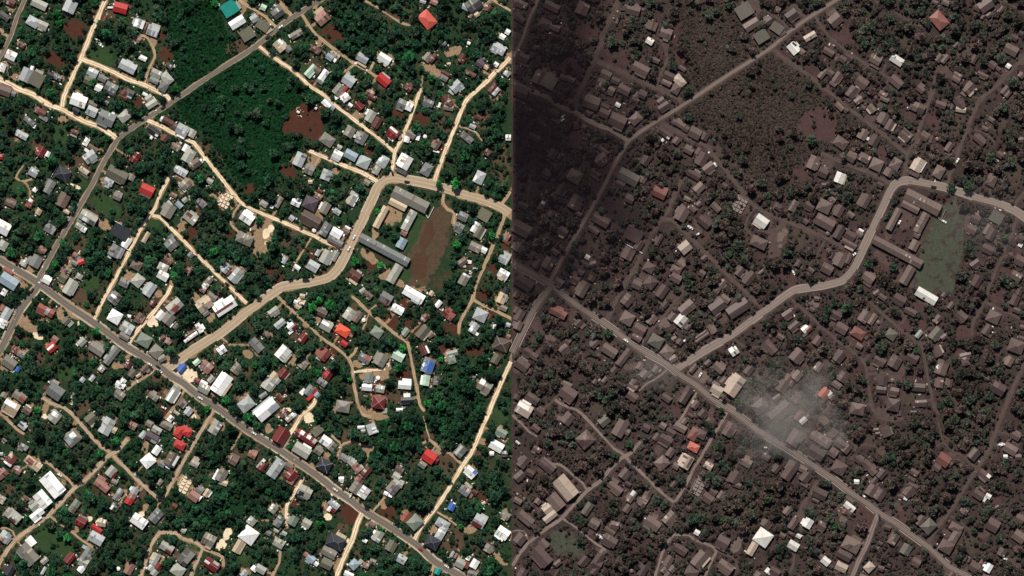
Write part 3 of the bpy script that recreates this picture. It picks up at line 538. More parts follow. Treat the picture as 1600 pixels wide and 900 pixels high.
for k, w, pts in RD:
    for (x1, y1), (x2, y2) in zip(pts[:-1], pts[1:]):
        s = box((x1 + x2) / 2, (y1 + y2) / 2, math.hypot(x2 - x1, y2 - y1) / 2 + 16)
        dx, dy = x2 - x1, y2 - y1
        t = np.clip(((xx[s] - x1) * dx + (yy[s] - y1) * dy) / (dx * dx + dy * dy + 1e-9), 0, 1)
        d = np.hypot(xx[s] - x1 - t * dx, yy[s] - y1 - t * dy)
        roadm[s] |= d < w / 2 + (1.5 if k in 'AT' else 0.2)
        chan['t'][s] = np.maximum(chan['t'][s], np.clip((w / 2 + 3.0 - d + wob[s] * 3) / 3, 0, 1) * (0.75 if k != 'M' else 0.5))
blocked |= roadm
for (x, y, L, Wd, a, c) in SCHOOL:
    s = box(x, y, L)
    ca, sa = math.cos(math.radians(a)), math.sin(math.radians(a))
    dx, dy = xx[s] - x, yy[s] - y
    blocked[s] |= (abs(dx * ca + dy * sa) < L / 2 + 2.5) & (abs(-dx * sa + dy * ca) < Wd / 2 + 2.5)
dist = np.zeros((RH, RW)); cur = blocked.copy(); dist[~cur] = 99
for i in range(1, 13):
    g = cur.copy()
    g[1:] |= cur[:-1]; g[:-1] |= cur[1:]; g[:, 1:] |= cur[:, :-1]; g[:, :-1] |= cur[:, 1:]
    if i % 2 == 0:
        g[1:, 1:] |= cur[:-1, :-1]; g[:-1, :-1] |= cur[1:, 1:]; g[1:, :-1] |= cur[:-1, 1:]; g[:-1, 1:] |= cur[1:, :-1]
    dist[g & (dist == 99)] = i
    cur = g
big = vnoise(RH, RW, 60, 5) * 0.6 + vnoise(RH, RW, 22, 6) * 0.4
pt = 0.74 + 1.5 * (big - 0.42)
pt = np.where(wood, 1.0, pt)
for k, f in (('t', 0.97), ('c', 1.0), ('r', 0.93), ('b', 0.66), ('g', 0.95)):
    pt = pt * (1 - np.clip(chan[k], 0, 1) * f)
pt = np.where(scrub, 0.15, np.clip(pt, 0, 1))
field = inpoly([(690, 306), (708, 350), (702, 400), (690, 455), (622, 452), (636, 405), (655, 350), (668, 322)])
pt = np.where(field, 0.0, pt)
chan['r'] = np.where(field, np.minimum(chan['r'], 0.5), chan['r'])
chan['g'] = np.where(field, np.minimum(chan['g'], 0.7), chan['g'])
plot = inpoly([(436, 204), (450, 180), (472, 158), (507, 166), (503, 205), (497, 219), (470, 211)])
chan['r'] = np.where(plot, 1.25, chan['r']); chan['l'] = np.where(plot, 0, chan['l']); scrub &= ~plot
pt = np.where(plot, 0.03, pt)
# in the eastern district the playing field is grass, thinly covered
CH = {False: chan, True: {k: v.copy() for k, v in chan.items()}}
for k in 'trb': CH[True][k] = np.where(field, 0.15, CH[True][k])
CH[True]['g'] = np.where(field, np.clip(0.72 + wob * 1.1 + wob2 * 0.7, 0, 1), CH[True]['g'] * np.where((yy > 780) & (xx < 130) | (yy > 440) & (xx > 105) & (xx < 170) & (yy < 500), 0.6, 0.3))

# ------------------------------------------------------------------ ground
def ground_mat(name, P):
    m, nt, b = nodes_of(name)
    tc = nt.nodes.new('ShaderNodeTexCoord'); v = tc.outputs['Object']
    a1 = nt.nodes.new('ShaderNodeAttribute'); a1.attribute_name = 'cover'
    a2 = nt.nodes.new('ShaderNodeAttribute'); a2.attribute_name = 'growth'
    s1 = nt.nodes.new('ShaderNodeSeparateColor'); nt.links.new(a1.outputs['Color'], s1.inputs[0])
    s2 = nt.nodes.new('ShaderNodeSeparateColor'); nt.links.new(a2.outputs['Color'], s2.inputs[0])
    nb = noise(nt, v, 0.035, 5, 0.6); nm = noise(nt, v, 0.22, 5, 0.65); nf = noise(nt, v, 0.9, 3, 0.6)
    jit = math_(nt, 'ADD', math_(nt, 'MULTIPLY', math_(nt, 'SUBTRACT', nm, 0.5), 0.75), math_(nt, 'MULTIPLY', math_(nt, 'SUBTRACT', nf, 0.5), 0.35))
    col = mixc(nt, ramp(nt, math_(nt, 'ADD', nb, math_(nt, 'MULTIPLY', jit, 0.6)), P['lo'], P['lo'] + 0.22), P['green'], P['brown'])
    def layer(col, ch, c, lo=0.35, hi=0.65):
        return mixc(nt, ramp(nt, math_(nt, 'ADD', ch, jit), lo, hi), col, c)
    col = layer(col, s2.outputs[2], P['lush'])
    col = layer(col, s2.outputs[0], P['dry'])
    col = layer(col, s2.outputs[1], P['lawn'])
    col = layer(col, s1.outputs[1], P['soil'])
    col = layer(col, s1.outputs[0], mixc(nt, nf, P['tan'], P['tan2']))
    col = layer(col, s1.outputs[2], P['sand'], 0.4, 0.75)
    k = math_(nt, 'MULTIPLY', math_(nt, 'MULTIPLY_ADD', nf, 1.2, 0.4), math_(nt, 'MULTIPLY_ADD', nm, 0.9, 0.55))
    nt.links.new(mul_col(nt, col, k), b.inputs['Base Color'])
    b.inputs['Roughness'].default_value = 0.95
    b.inputs['Specular IOR Level'].default_value = 0.1
    bump = nt.nodes.new('ShaderNodeBump'); bump.inputs['Strength'].default_value = 0.5; bump.inputs['Distance'].default_value = 0.6
    nt.links.new(nf, bump.inputs['Height']); nt.links.new(bump.outputs[0], b.inputs['Normal'])
    return m
GM = ground_mat('ground_earth_and_grass', dict(lo=0.47, green=(0.019, 0.041, 0.018), brown=(0.055, 0.042, 0.026), lush=(0.006, 0.034, 0.012), dry=(0.080, 0.054, 0.034),
                lawn=(0.030, 0.058, 0.022), soil=(0.070, 0.028, 0.018), tan=(0.215, 0.138, 0.083), tan2=(0.34, 0.235, 0.145), sand=(0.74, 0.62, 0.43)))
GA = ground_mat('ground_under_ash', dict(lo=0.38, green=(0.044, 0.033, 0.030), brown=(0.057, 0.035, 0.035), lush=(0.052, 0.038, 0.032), dry=(0.062, 0.046, 0.038),
                lawn=(0.058, 0.064, 0.046), soil=(0.070, 0.040, 0.038), tan=(0.074, 0.049, 0.045), tan2=(0.094, 0.064, 0.057), sand=(0.135, 0.102, 0.088)))

def ground(name, xs, ys, east, mat):
    nx, ny = len(xs), len(ys)
    GX, GY = np.meshgrid(xs, ys)
    if east:
        d = (GX[..., None] - CT[:, 2]) ** 2 + (GY[..., None] - CT[:, 3]) ** 2 + 900.0
        w = d ** -1.2
        w /= w.sum(-1, keepdims=True)
        SX = GX - (w * (CT[:, 2] - CT[:, 0])).sum(-1); SY = GY - (w * (CT[:, 3] - CT[:, 1])).sum(-1)
    else:
        SX, SY = GX, GY
    ix = np.clip((SX - X0).round().astype(int), 0, RW - 1); iy = np.clip((SY - Y0).round().astype(int), 0, RH - 1)
    v = np.zeros((nx * ny, 3), np.float32)
    v[:, 0] = ((GX - 800) * PX).ravel(); v[:, 1] = ((450 - GY) * PX).ravel()
    idx = np.arange(nx * ny).reshape(ny, nx)
    f = np.stack([idx[1:, :-1], idx[1:, 1:], idx[:-1, 1:], idx[:-1, :-1]], -1).reshape(-1, 4)
    me = bpy.data.meshes.new(name)
    me.vertices.add(len(v)); me.vertices.foreach_set('co', v.ravel())
    me.loops.add(f.size); me.loops.foreach_set('vertex_index', f.ravel().astype(np.int32))
    me.polygons.add(len(f)); me.polygons.foreach_set('loop_start', np.arange(0, f.size, 4, dtype=np.int32))
    me.update(calc_edges=True)
    for an, ks in (('cover', 'trc'), ('growth', 'bgl')):
        at = me.color_attributes.new(an, 'FLOAT_COLOR', 'POINT')
        c = np.ones((nx * ny, 4), np.float32)
        for i, k in enumerate(ks):
            c[:, i] = CH[east][k][iy, ix].ravel()
        at.data.foreach_set('color', c.ravel())
    me.materials.append(mat)
    return structure(ob(name, me))
ys = np.arange(-20, 921, 2.0)
ground('ground', np.append(np.arange(-30, 799, 2.0), 799.5), ys, False, GM)
ground('ash_ground', np.append(799.5, np.arange(801, 1632, 2.0)), ys, True, GA)
def apron(name, x0, x1, mat):
    vs, fs = [], []
    for (a, b, c, d) in ((x0, x1, -4000, -20), (x0, x1, 920, 4900)) + (((x0, -30, -20, 920),) if x0 < 0 else ((1631, x1, -20, 920),)):
        i = len(vs)
        for (px, py) in ((a, d), (b, d), (b, c), (a, c)):
            X, Y = W2(px, py); vs.append((X, Y, -0.02))
        fs.append((i, i + 1, i + 2, i + 3))
    structure(mk(name, vs, fs, mat))
apron('outlying_ground', -3500, 799.5, GM)
apron('outlying_ash_ground', 799.5, 5100, GA)

# ------------------------------------------------------------------ roads
def road_mat(name, col, col2, lane=0.0):
    m, nt, b = nodes_of(name)
    tc = nt.nodes.new('ShaderNodeTexCoord'); v = tc.outputs['Object']
    a = noise(nt, v, 0.12, 4, 0.6); f = noise(nt, v, 0.9, 3)
    at = nt.nodes.new('ShaderNodeAttribute'); at.attribute_name = 'across'
    w = math_(nt, 'SUBTRACT', 1.0, math_(nt, 'ABSOLUTE', math_(nt, 'SUBTRACT', math_(nt, 'ABSOLUTE', at.outputs['Fac']), 0.45)))
    tr = ramp(nt, math_(nt, 'ADD', w, math_(nt, 'MULTIPLY', math_(nt, 'SUBTRACT', a, 0.5), 0.5)), 0.62, 0.95)
    k = math_(nt, 'MULTIPLY', math_(nt, 'MULTIPLY_ADD', f, 0.4, 0.8), math_(nt, 'MULTIPLY_ADD', a, 0.4, 0.8))
    nt.links.new(mul_col(nt, mixc(nt, tr, col, col2), k), b.inputs['Base Color'])
    b.inputs['Roughness'].default_value = 0.9
    b.inputs['Specular IOR Level'].default_value = 0.15
    return m
RM = {'A': road_mat('asphalt', (0.175, 0.150, 0.125), (0.120, 0.105, 0.092)), 'V': road_mat('road_verge', (0.33, 0.245, 0.165), (0.33, 0.245, 0.165)),
      'T': road_mat('tan_road', (0.44, 0.33, 0.22), (0.34, 0.265, 0.19)), 'D': road_mat('coral_dirt_road', (0.48, 0.35, 0.215), (0.84, 0.70, 0.50)),
      'G': road_mat('grey_coral_road', (0.30, 0.22, 0.15), (0.46, 0.355, 0.255)),
      'M': road_mat('earth_track', (0.25, 0.17, 0.105), (0.46, 0.335, 0.215)), 'K': plain('kerb_stone', (0.55, 0.48, 0.38))}
RMA = {'A': road_mat('asphalt_ash', (0.205, 0.16, 0.138), (0.125, 0.099, 0.088)), 'V': road_mat('verge_ash', (0.082, 0.059, 0.053), (0.090, 0.066, 0.058)),
       'T': road_mat('tan_road_ash', (0.225, 0.178, 0.152), (0.185, 0.148, 0.13)), 'D': road_mat('dirt_road_ash', (0.066, 0.047, 0.042), (0.098, 0.072, 0.063)), 'P': road_mat('pale_road_ash', (0.14, 0.107, 0.093), (0.225, 0.176, 0.152)),
       'M': road_mat('track_ash', (0.066, 0.047, 0.042), (0.090, 0.067, 0.060)), 'K': plain('kerb_stone_ash', (0.30, 0.25, 0.215))}

def ribbon(name, pts, w, z, mat, jit, rr, edge=None):
    """a strip along pts (map px), width w px; edge=(lo, hi) offsets instead of centred"""
    n = len(pts)
    if n < 2: return None
    P = np.array(pts)
    T = np.gradient(P, axis=0); T /= np.linalg.norm(T, axis=1, keepdims=True) + 1e-9
    Nn = np.stack([-T[:, 1], T[:, 0]], 1)
    cols = 5
    vs, ac = [], []
    j0 = [0.0, 0.0]
    for i in range(n):
        j0[0] = 0.6 * j0[0] + rr.uniform(-jit, jit); j0[1] = 0.6 * j0[1] + rr.uniform(-jit, jit)
        lo, hi = (-w / 2 + j0[0], w / 2 + j0[1]) if edge is None else edge
        for c in range(cols):
            t = c / (cols - 1)
            q = P[i] + Nn[i] * (lo + (hi - lo) * t)
            X, Y = W2(q[0], q[1])
            vs.append((X, Y, z)); ac.append(2 * t - 1)
    fs = []
    for i in range(n - 1):
        for c in range(cols - 1):
            a = i * cols + c
            fs.append((a, a + cols, a + cols + 1, a + 1))
    o = mk(name, vs, fs, mat)
    if o.data.polygons[0].normal.z < 0:
        o.data.flip_normals()
    at = o.data.attributes.new('across', 'FLOAT', 'POINT')
    at.data.foreach_set('value', np.array(ac, np.float32))
    return structure(o)

NAMES = {'A': 'asphalt_road', 'T': 'tan_road', 'D': 'dirt_road', 'M': 'earth_track'}
ZR = {'M': 0.05, 'D': 0.11, 'T': 0.20, 'A': 0.27, 'V': 0.015}
rr = random.Random(5)
kerb_segments = []
for i, (k, w, pts) in enumerate(RD):
    sm = catmull(pts)
    for east in (False, True):
        q = [to_east(*p) for p in sm] if east else [tuple(p) for p in sm]
        q = [p for p in q if (p[0] > 800.4 if east else p[0] < 798.8)]
        M = RMA if east else RM
        pre = 'ash_covered_' if east else ''
        dz = 0.0012 * i
        if k == 'A':
            ribbon(pre + 'road_verge', q, w + (6 if w >= 8 else 2.5), ZR['V'] + dz, M['V'], 0.7, rr)
        ww = w if not east else w * (0.78 if k in 'AT' else 0.9)
        mk_ = k
        if not east and k == 'D' and np.mean([p[1] for p in pts]) > 600 and np.mean([p[0] for p in pts]) < 330: mk_ = 'G'
        if east and k in 'DM' and (np.mean([p[1] for p in pts]) > 590 and np.mean([p[0] for p in pts]) < 330 or w >= 8): mk_ = 'P'
        ribbon(pre + NAMES[k], q, ww, ZR[k] + dz, M[mk_], 0.6 if k in 'DM' else 0.15, rr)
        if k == 'A' and w >= 8.5 or k == 'T':
            for sgn in (-1, 1):
                a = rr.randrange(0, 12)
                while a < len(q) - 8:
                    n = rr.randrange(5, 20)
                    e = sgn * (ww / 2 + (2.0 if k == 'A' else 0.7))
                    kerb_segments.append((east, q[a:a + n], e))
                    a += n + rr.randrange(3, 22)
for east in (False, True):
    vs, fs = [], []
    for ea, q, e in kerb_segments:
        if ea != east or len(q) < 2: continue
        P = np.array(q); T = np.gradient(P, axis=0); T /= np.linalg.norm(T, axis=1, keepdims=True) + 1e-9
        Nn = np.stack([-T[:, 1], T[:, 0]], 1)
        b0 = len(vs)
        for p, nn in zip(P, Nn):
            for o_, z in ((-0.55, 0.0), (-0.55, 0.13), (0.55, 0.13), (0.55, 0.0)):
                X, Y = W2(*(p + nn * (e + o_))); vs.append((X, Y, z))
        for i in range(len(q) - 1):
            for c in range(3):
                a = b0 + i * 4 + c
                fs.append((a, a + 4, a + 5, a + 1))
    o = mk('kerb', vs, fs, RMA['K'] if east else RM['K']); structure(o)
# ------------------------------------------------------------------ houses
def roof_h(u, v, a, b, H, rt):
    if rt == 'h':
        return H * max(0.0, min(1 - abs(v) / b, (a - abs(u)) / b))
    if rt == 'f':
        return 0.10 * (v + b)
    return H * max(0.0, 1 - abs(v) / b)

def roof_mesh(a, b, H, rt, z0):
    """closed roof: sloped sheets, eaves edge and soffit"""
    t = 0.22
    e = [(-a, -b), (a, -b), (a, b), (-a, b)]
    if rt == 'f':
        top = [(x, y, z0 + roof_h(x, y, a, b, H, rt)) for x, y in e]
        vs = top + [(x, y, z - t) for x, y, z in top]
        fs = [(0, 1, 2, 3), (7, 6, 5, 4)] + [(i, i + 4, (i + 1) % 4 + 4, (i + 1) % 4) for i in range(4)]
        return vs, fs
    r = a if rt == 'g' else max(0.0, a - b)
    vs = [(x, y, z0) for x, y in e] + [(x, y, z0 - t) for x, y in e] + [(-r, 0, z0 + H), (r, 0, z0 + H)]
    if rt == 'g':
        fs = [(0, 1, 9, 8), (2, 3, 8, 9), (1, 2, 9), (3, 0, 8)]
    elif r < 0.05:
        vs[9] = vs[8] = (0, 0, z0 + H)
        fs = [(0, 1, 8), (1, 2, 8), (2, 3, 8), (3, 0, 8)]
    else:
        fs = [(0, 1, 9, 8), (2, 3, 8, 9), (1, 2, 9), (3, 0, 8)]
    fs += [(i, i + 4, (i + 1) % 4 + 4, (i + 1) % 4) for i in range(4)] + [(7, 6, 5, 4)]
    return vs, fs

def bar(p, q, w, h):
    p, q = Vector(p), Vector(q)
    d = (q - p).normalized(); s = Vector((-d.y, d.x, 0)); s = s.normalized() * w / 2 if s.length > 1e-6 else Vector((w / 2, 0, 0))
    up = Vector((0, 0, h))
    vs = [p - s, p + s, q + s, q - s, p + up, q + up]
    return [tuple(x) for x in vs], [(0, 3, 5, 4), (1, 4, 5, 2), (0, 4, 1), (3, 2, 5)]

def box_v(a, b, z0, z1, cx=0, cy=0):
    vs = [(cx + x, cy + y, z) for z in (z0, z1) for x, y in ((-a, -b), (a, -b), (a, b), (-a, b))]
    return vs, [(4, 5, 6, 7), (0, 1, 5, 4), (1, 2, 6, 5), (2, 3, 7, 6), (3, 0, 4, 7)]

def dims(L, Wd, rt):
    a, b = L * PX / 2, Wd * PX / 2
    H = min(b * 0.50, 3.6) if rt != 'f' else 0.2 * b
    area = L * Wd
    wh = 2.1 if area < 75 else (2.7 if area < 380 else 3.7)
    return a, b, H, wh

def patch(parent, roofdims, pu, pv, pl, pw, pang, mat, lift=0.06):
    """a differently coloured sheet lying on the roof of its house, bent over the ridge where it crosses it"""
    a, b, H, rt, z0 = roofdims
    n = 8
    ca, sa = math.cos(pang), math.sin(pang)
    vs, fs = [], []
    for j in range(n):
        for i in range(n):
            x = (i / (n - 1) - 0.5) * pl; y = (j / (n - 1) - 0.5) * pw
            u, v = pu + x * ca - y * sa, pv + x * sa + y * ca
            u = min(max(u, -a * 0.985), a * 0.985); v = min(max(v, -b * 0.985), b * 0.985)
            vs.append((u, v, z0 + roof_h(u, v, a, b, H, rt) + lift))
    for j in range(n - 1):
        for i in range(n - 1):
            k = j * n + i
            fs.append((k, k + 1, k + n + 1, k + n))
    return mk('roof_sheet', vs, fs, mat, parent)

hr = random.Random(21)
SIB = {'W': 'WSLC', 'S': 'WLGS', 'L': 'WSAC', 'G': 'LSDM', 'A': 'LCGE', 'C': 'WAEL', 'M': 'PLAX', 'P': 'LMSJ', 'E': 'APLM', 'D': 'GSLK', 'O': 'AQLG', 'X': 'RMLX', 'B': 'SLG', 'J': 'PMLX', 'N': 'LWQ', 'V': 'DK', 'Q': 'LAG', 'K': 'D', 'T': 'T',
       'a': 'bbdc', 'b': 'aac', 'd': 'aab', 'c': 'wab', 'w': 'cab', 'r': 'abr'}

def house_body(root, L, Wd, rt, code, ash, shed=False, sub=False):
    a, b, H, wh = dims(L, Wd, rt)
    z0 = wh
    if sub: z0 = wh = wh - 0.55
    ins = min(0.45, b * 0.2)
    wmat = WALL_ASH if ash else hr.choice(WALL)
    vs, fs = box_v(a - ins, b - ins, 0.0, wh + 0.02)
    if rt == 'g':        # gable ends
        hh = H * (1 - ins / b) - 0.05
        i = len(vs)
        vs += [(a - ins, 0, wh + hh), (-(a - ins), 0, wh + hh)]
        fs += [(5, 6, i), (7, 4, i + 1)]
    wall = mk('wall', vs, fs, wmat, root)
    rv, rf = roof_mesh(a, b, H, rt, z0)
    roof = mk('roof', rv, rf, ROOF[code], root if not sub else wall)
    if rt != 'f' and not sub and (L * Wd > 100):
        r = a if rt == 'g' else max(0.0, a - b)
        strong = rt == 'h' and code in 'kHX'
        w = 0.28 if strong else 0.24
        cv, cf = [], []
        segs = [((-r, 0, z0 + H - 0.03), (r, 0, z0 + H - 0.03))] if r > 0.1 else []
        if rt == 'h':
            for sx in (-1, 1):
                for sy in (-1, 1):
                    segs.append(((sx * r, 0, z0 + H - 0.03), (sx * a * 0.97, sy * b * 0.97, z0 + H * 0.03)))
        for p, q in segs:
            v_, f_ = bar(p, q, w, 0.13)
            k = len(cv); cv += v_; cf += [tuple(i + k for i in f) for f in f_]
        cm = (CAP_ASH if code in 'abdro' else CAP_PALE) if ash else (CAP_PALE if code in 'kHXWSLNTB' else CAP_DARK)
        if not (ash and code in 'ad' and rt == 'g'):
            mk('ridge_cap', cv, cf, cm, roof)
    return (a, b, H, rt, z0), roof, wall

def loose_sheets(rd, roof, code, n):
    a, b, H, rt, z0 = rd
    for _ in range(n):
        if rt == 'h' and a - b < 1.5: break
        lim = a - 0.9 if rt == 'g' else a - b
        w = hr.uniform(0.9, 2.4)
        u = hr.uniform(-max(lim - w / 2, 0), max(lim - w / 2, 0))
        side = hr.choice((-1, 1))
        ln = b * hr.choice((0.5, 0.9, 0.9, 0.45))
        v = side * (b * 0.48 if ln > b * 0.6 else b * hr.choice((0.26, 0.7)))
        patch(roof, rd, u, v, w, ln, 0, ROOF[hr.choice(SIB.get(code, 'SLA'))], 0.05)

SIDE_W, SIDE_E = 'green side', 'ash side'
WASH = []
for e in WASHED.split():
    x, y, c = e.split(',')
    WASH.append((float(x), float(y), c))

def size_word(ar):
    return 'large ' if ar > 330 else ('small ' if ar < 150 else '')

def tank(x, y, r, east):
    X, Y = W2(x, y)
    R = r * PX
    n = 16
    vs = [(R * math.cos(2 * math.pi * i / n), R * math.sin(2 * math.pi * i / n), z) for z in (0, 2.0) for i in range(n)]
    fs = [(i, (i + 1) % n, n + (i + 1) % n, n + i) for i in range(n)]
    t = mk('water_tank', vs, fs, WALL[1] if not east else WALL_ASH)
    t.location = (X, Y, 0)
    lv = [(R * 1.04 * math.cos(2 * math.pi * i / n), R * 1.04 * math.sin(2 * math.pi * i / n), 2.0) for i in range(n)] + [(0.18 * math.cos(2 * math.pi * i / n), 0.18 * math.sin(2 * math.pi * i / n), 2.5) for i in range(n)]
    lf = [(i, (i + 1) % n, n + (i + 1) % n, n + i) for i in range(n)] + [tuple(range(n, 2 * n))]
    mk('lid', lv, lf, ROOF['b' if east else 'W'], t)
    register(t, ('dusty' if east else 'white') + ' round water tank', 'water tank', None, x, y, SIDE_E if east else SIDE_W, r)

FOOT = {False: [], True: []}
def build_district(east):
    ents = []
    for i, h in enumerate(HOUSES):
        x, y, L, Wd, a, c, rt = h
        col = c
        if east:
            x, y = to_east(x, y)
            q = random.Random(i * 7 + 1).random()
            col = 'a' if q < 0.5 else ('b' if q < 0.75 else 'd')
            if c in 'OQ' and L * Wd > 250: col = 'o'
            if L < 9 and Wd < 9 and q > 0.3:      # the small loose sheets and huts vanish under ash
                col = 'd' if q < 0.8 else 'w'
        ents.append(dict(x=x, y=y, L=L, W=Wd, a=a, c=col, rt=rt, i=i, kids=[], pats=[], c0=c))
    if east:
        for wx, wy, wc in WASH:
            best = min(ents, key=lambda e: math.hypot(e['x'] - wx, e['y'] - wy) - 0.25 * min(e['L'], 20))
            if math.hypot(best['x'] - wx, best['y'] - wy) < 14:
                best['c'] = wc
    # keep footprints on their own side of the boundary
    for e in ents:
        ex = abs(e['L'] / 2 * math.cos(math.radians(e['a']))) + abs(e['W'] / 2 * math.sin(math.radians(e['a'])))
        if not east and e['x'] + ex > 798.6:
            e['x'] -= min(e['x'] + ex - 798.6, 9)
            if e['x'] + ex > 798.6:
                e['L'] *= 0.7; e['W'] *= 0.7
        if east and e['x'] - ex < 801:
            if e['x'] < 803: e['skip'] = e['L'] * e['W'] < 60
            e['x'] += min(801 - e['x'] + ex, 12)
    order = sorted(ents, key=lambda e: -e['L'] * e['W'])
    roots = []
    for e in order:
        if e.get('skip'): continue
        host = None
        ar = e['L'] * e['W']
        round_ = abs(e['L'] - e['W']) < 0.01 and e['L'] <= 6.4 and e['a'] == 0 and e['c0'] == 'W'
        for r in roots:
            if round_: break
            if r['L'] * r['W'] < 1.6 * ar: continue
            ca, sa = math.cos(math.radians(r['a'])), math.sin(math.radians(r['a']))
            dx, dy = e['x'] - r['x'], e['y'] - r['y']
            u, v = dx * ca + dy * sa, -dx * sa + dy * ca
            if abs(u) < r['L'] / 2 * 0.86 and abs(v) < r['W'] / 2 * 0.86:
                host = (r, 'pats', u, v); break
            if ar < 240 and ar < 0.8 * r['L'] * r['W'] and len(r['kids']) < 4 and abs(u) < r['L'] / 2 + 0.5 * e['W'] + 0.8 and abs(v) < r['W'] / 2 + 0.5 * e['W'] + 0.8:
                host = (r, 'kids', u, v); break
        if host:
            host[0][host[1]].append((e, host[2], host[3]))
        else:
            e['round'] = round_
            roots.append(e)
    for e in roots:
        X, Y = W2(e['x'], e['y'])
        side = SIDE_E if east else SIDE_W
        if e['round']:
            tank(e['x'], e['y'], e['L'] / 2, east); continue
        ar = e['L'] * e['W']
        shed = ar < 75
        small = not shed and ar < 150
        name = 'shed' if shed else (('ash_covered_' if east else '') + ('small_house' if small else 'house'))
        t = empty(name, (X, Y, 0), -math.radians(e['a']))
        rd, roof, wall = house_body(t, e['L'], e['W'], e['rt'], e['c'], east, shed)
        for k, u, v in e['kids']:
            ax = (u * PX, -v * PX, 0)
            an = mk_annex(t, k, ax, math.radians(-(k['a'] - e['a'])), east)
        for k, u, v in e['pats']:
            patch(roof, rd, u * PX, -v * PX, k['L'] * PX, k['W'] * PX, -math.radians(k['a'] - e['a']), ROOF[k['c']], 0.09)
        if not shed and e['rt'] == 'g' and ar > 100 and hr.random() < 0.55:
            veranda(t, rd, wall, e, east)
        if not shed and e['rt'] != 'f' and e['c'] in 'WSLGACMPEDXJbacw' and hr.random() < (0.8 if not east else 0.4):
            loose_sheets(rd, roof, e['c'], hr.choice((1, 2, 3, 4, 5) if not east else (1, 1, 2)))
        kind = {'g': 'gabled', 'h': 'hip roofed', 'f': 'flat roofed'}[e['rt']]
        colw = PAL[e['c']][3]
        if shed:
            register(t, f'{colw} shed', 'shed', 'small sheds on the ' + side, e['x'], e['y'], side, ar)
        else:
            register(t, f'{size_word(ar)}{colw} {kind} house', 'small house' if small else 'house', ('small houses of the ' if small else 'houses of the ') + side, e['x'], e['y'], side, ar)
        FOOT[east].append(e)
    return len(roots)

POST = None
def veranda(t, rd, wall, e, east):
    a, b, H, rt, z0 = rd
    ln = a * hr.uniform(0.45, 0.98); dep = hr.uniform(1.2, 2.4); off = hr.uniform(-1, 1) * (a - ln)
    s = hr.choice((-1, 1)); zt = z0 - 0.32; zb = zt - 0.3
    y0, y1 = s * (b - 0.25), s * (b + dep)
    vs = [(off - ln, y0, zt), (off + ln, y0, zt), (off + ln, y1, zb), (off - ln, y1, zb)]
    vs += [(x, y, z - 0.08) for x, y, z in vs]
    fs = [(0, 1, 2, 3), (7, 6, 5, 4)] + [(i, i + 4, (i + 1) % 4 + 4, (i + 1) % 4) for i in range(4)]
    c = e['c'] if hr.random() < 0.4 else hr.choice(SIB.get(e['c'], 'ASLE'))
    v = mk('veranda_roof', vs, fs, ROOF[c], t)
    global POST
    if POST is None:
        POST = bpy.data.meshes.new('post'); pv, pf = box_v(0.06, 0.06, 0, 2.0); POST.from_pydata(pv, [], pf); POST.materials.append(BARK)
    for k in (-0.95, 0.0, 0.95):
        ob('post', POST, v, (off + k * ln, s * (b + dep - 0.2), 0)).scale = (1, 1, (zb - 0.05) / 2.0)

def mk_annex(t, k, loc, rz, east):
    a, b, H, wh = dims(k['L'], k['W'], k['rt'])
    rt = k['rt'] if min(k['L'], k['W']) > 7 else 'f'
    z0 = wh - 0.55 - 0.003 * (k['i'] % 17)
    ins = min(0.3, b * 0.2)
    vs, fs = box_v(a - ins, b - ins, 0, z0)
    w = mk('annex', vs, fs, WALL_ASH if east else hr.choice(WALL), t, loc)
    w.rotation_euler = (0, 0, rz)
    rv, rf = roof_mesh(a, b, H if rt != 'f' else 0.2 * b, rt, z0)
    mk('roof', rv, rf, ROOF[k['c']], w)
    return w

build_district(False)
build_district(True)

# the school blocks
for east in (False, True):
    for n, (x, y, L, Wd, a, c) in enumerate(SCHOOL):
        px, py = to_east(x, y) if east else (x, y)
        X, Y = W2(px, py)
        t = empty('ash_covered_school_building' if east else 'school_building', (X, Y, 0), -math.radians(a))
        code = 'b' if east else c
        rd, roof, wall = house_body(t, L, Wd, 'g', code, east)
        if n in (1, 2, 4):
            loose_sheets(rd, roof, code, 4)
        ln = 'long' if L > 40 else ('short' if L < 20 else 'mid length')
        register(t, f'{ln} {PAL[code][3]} gabled school block', 'school building', 'school blocks of the ' + (SIDE_E if east else SIDE_W), px, py, SIDE_E if east else SIDE_W, L * Wd)

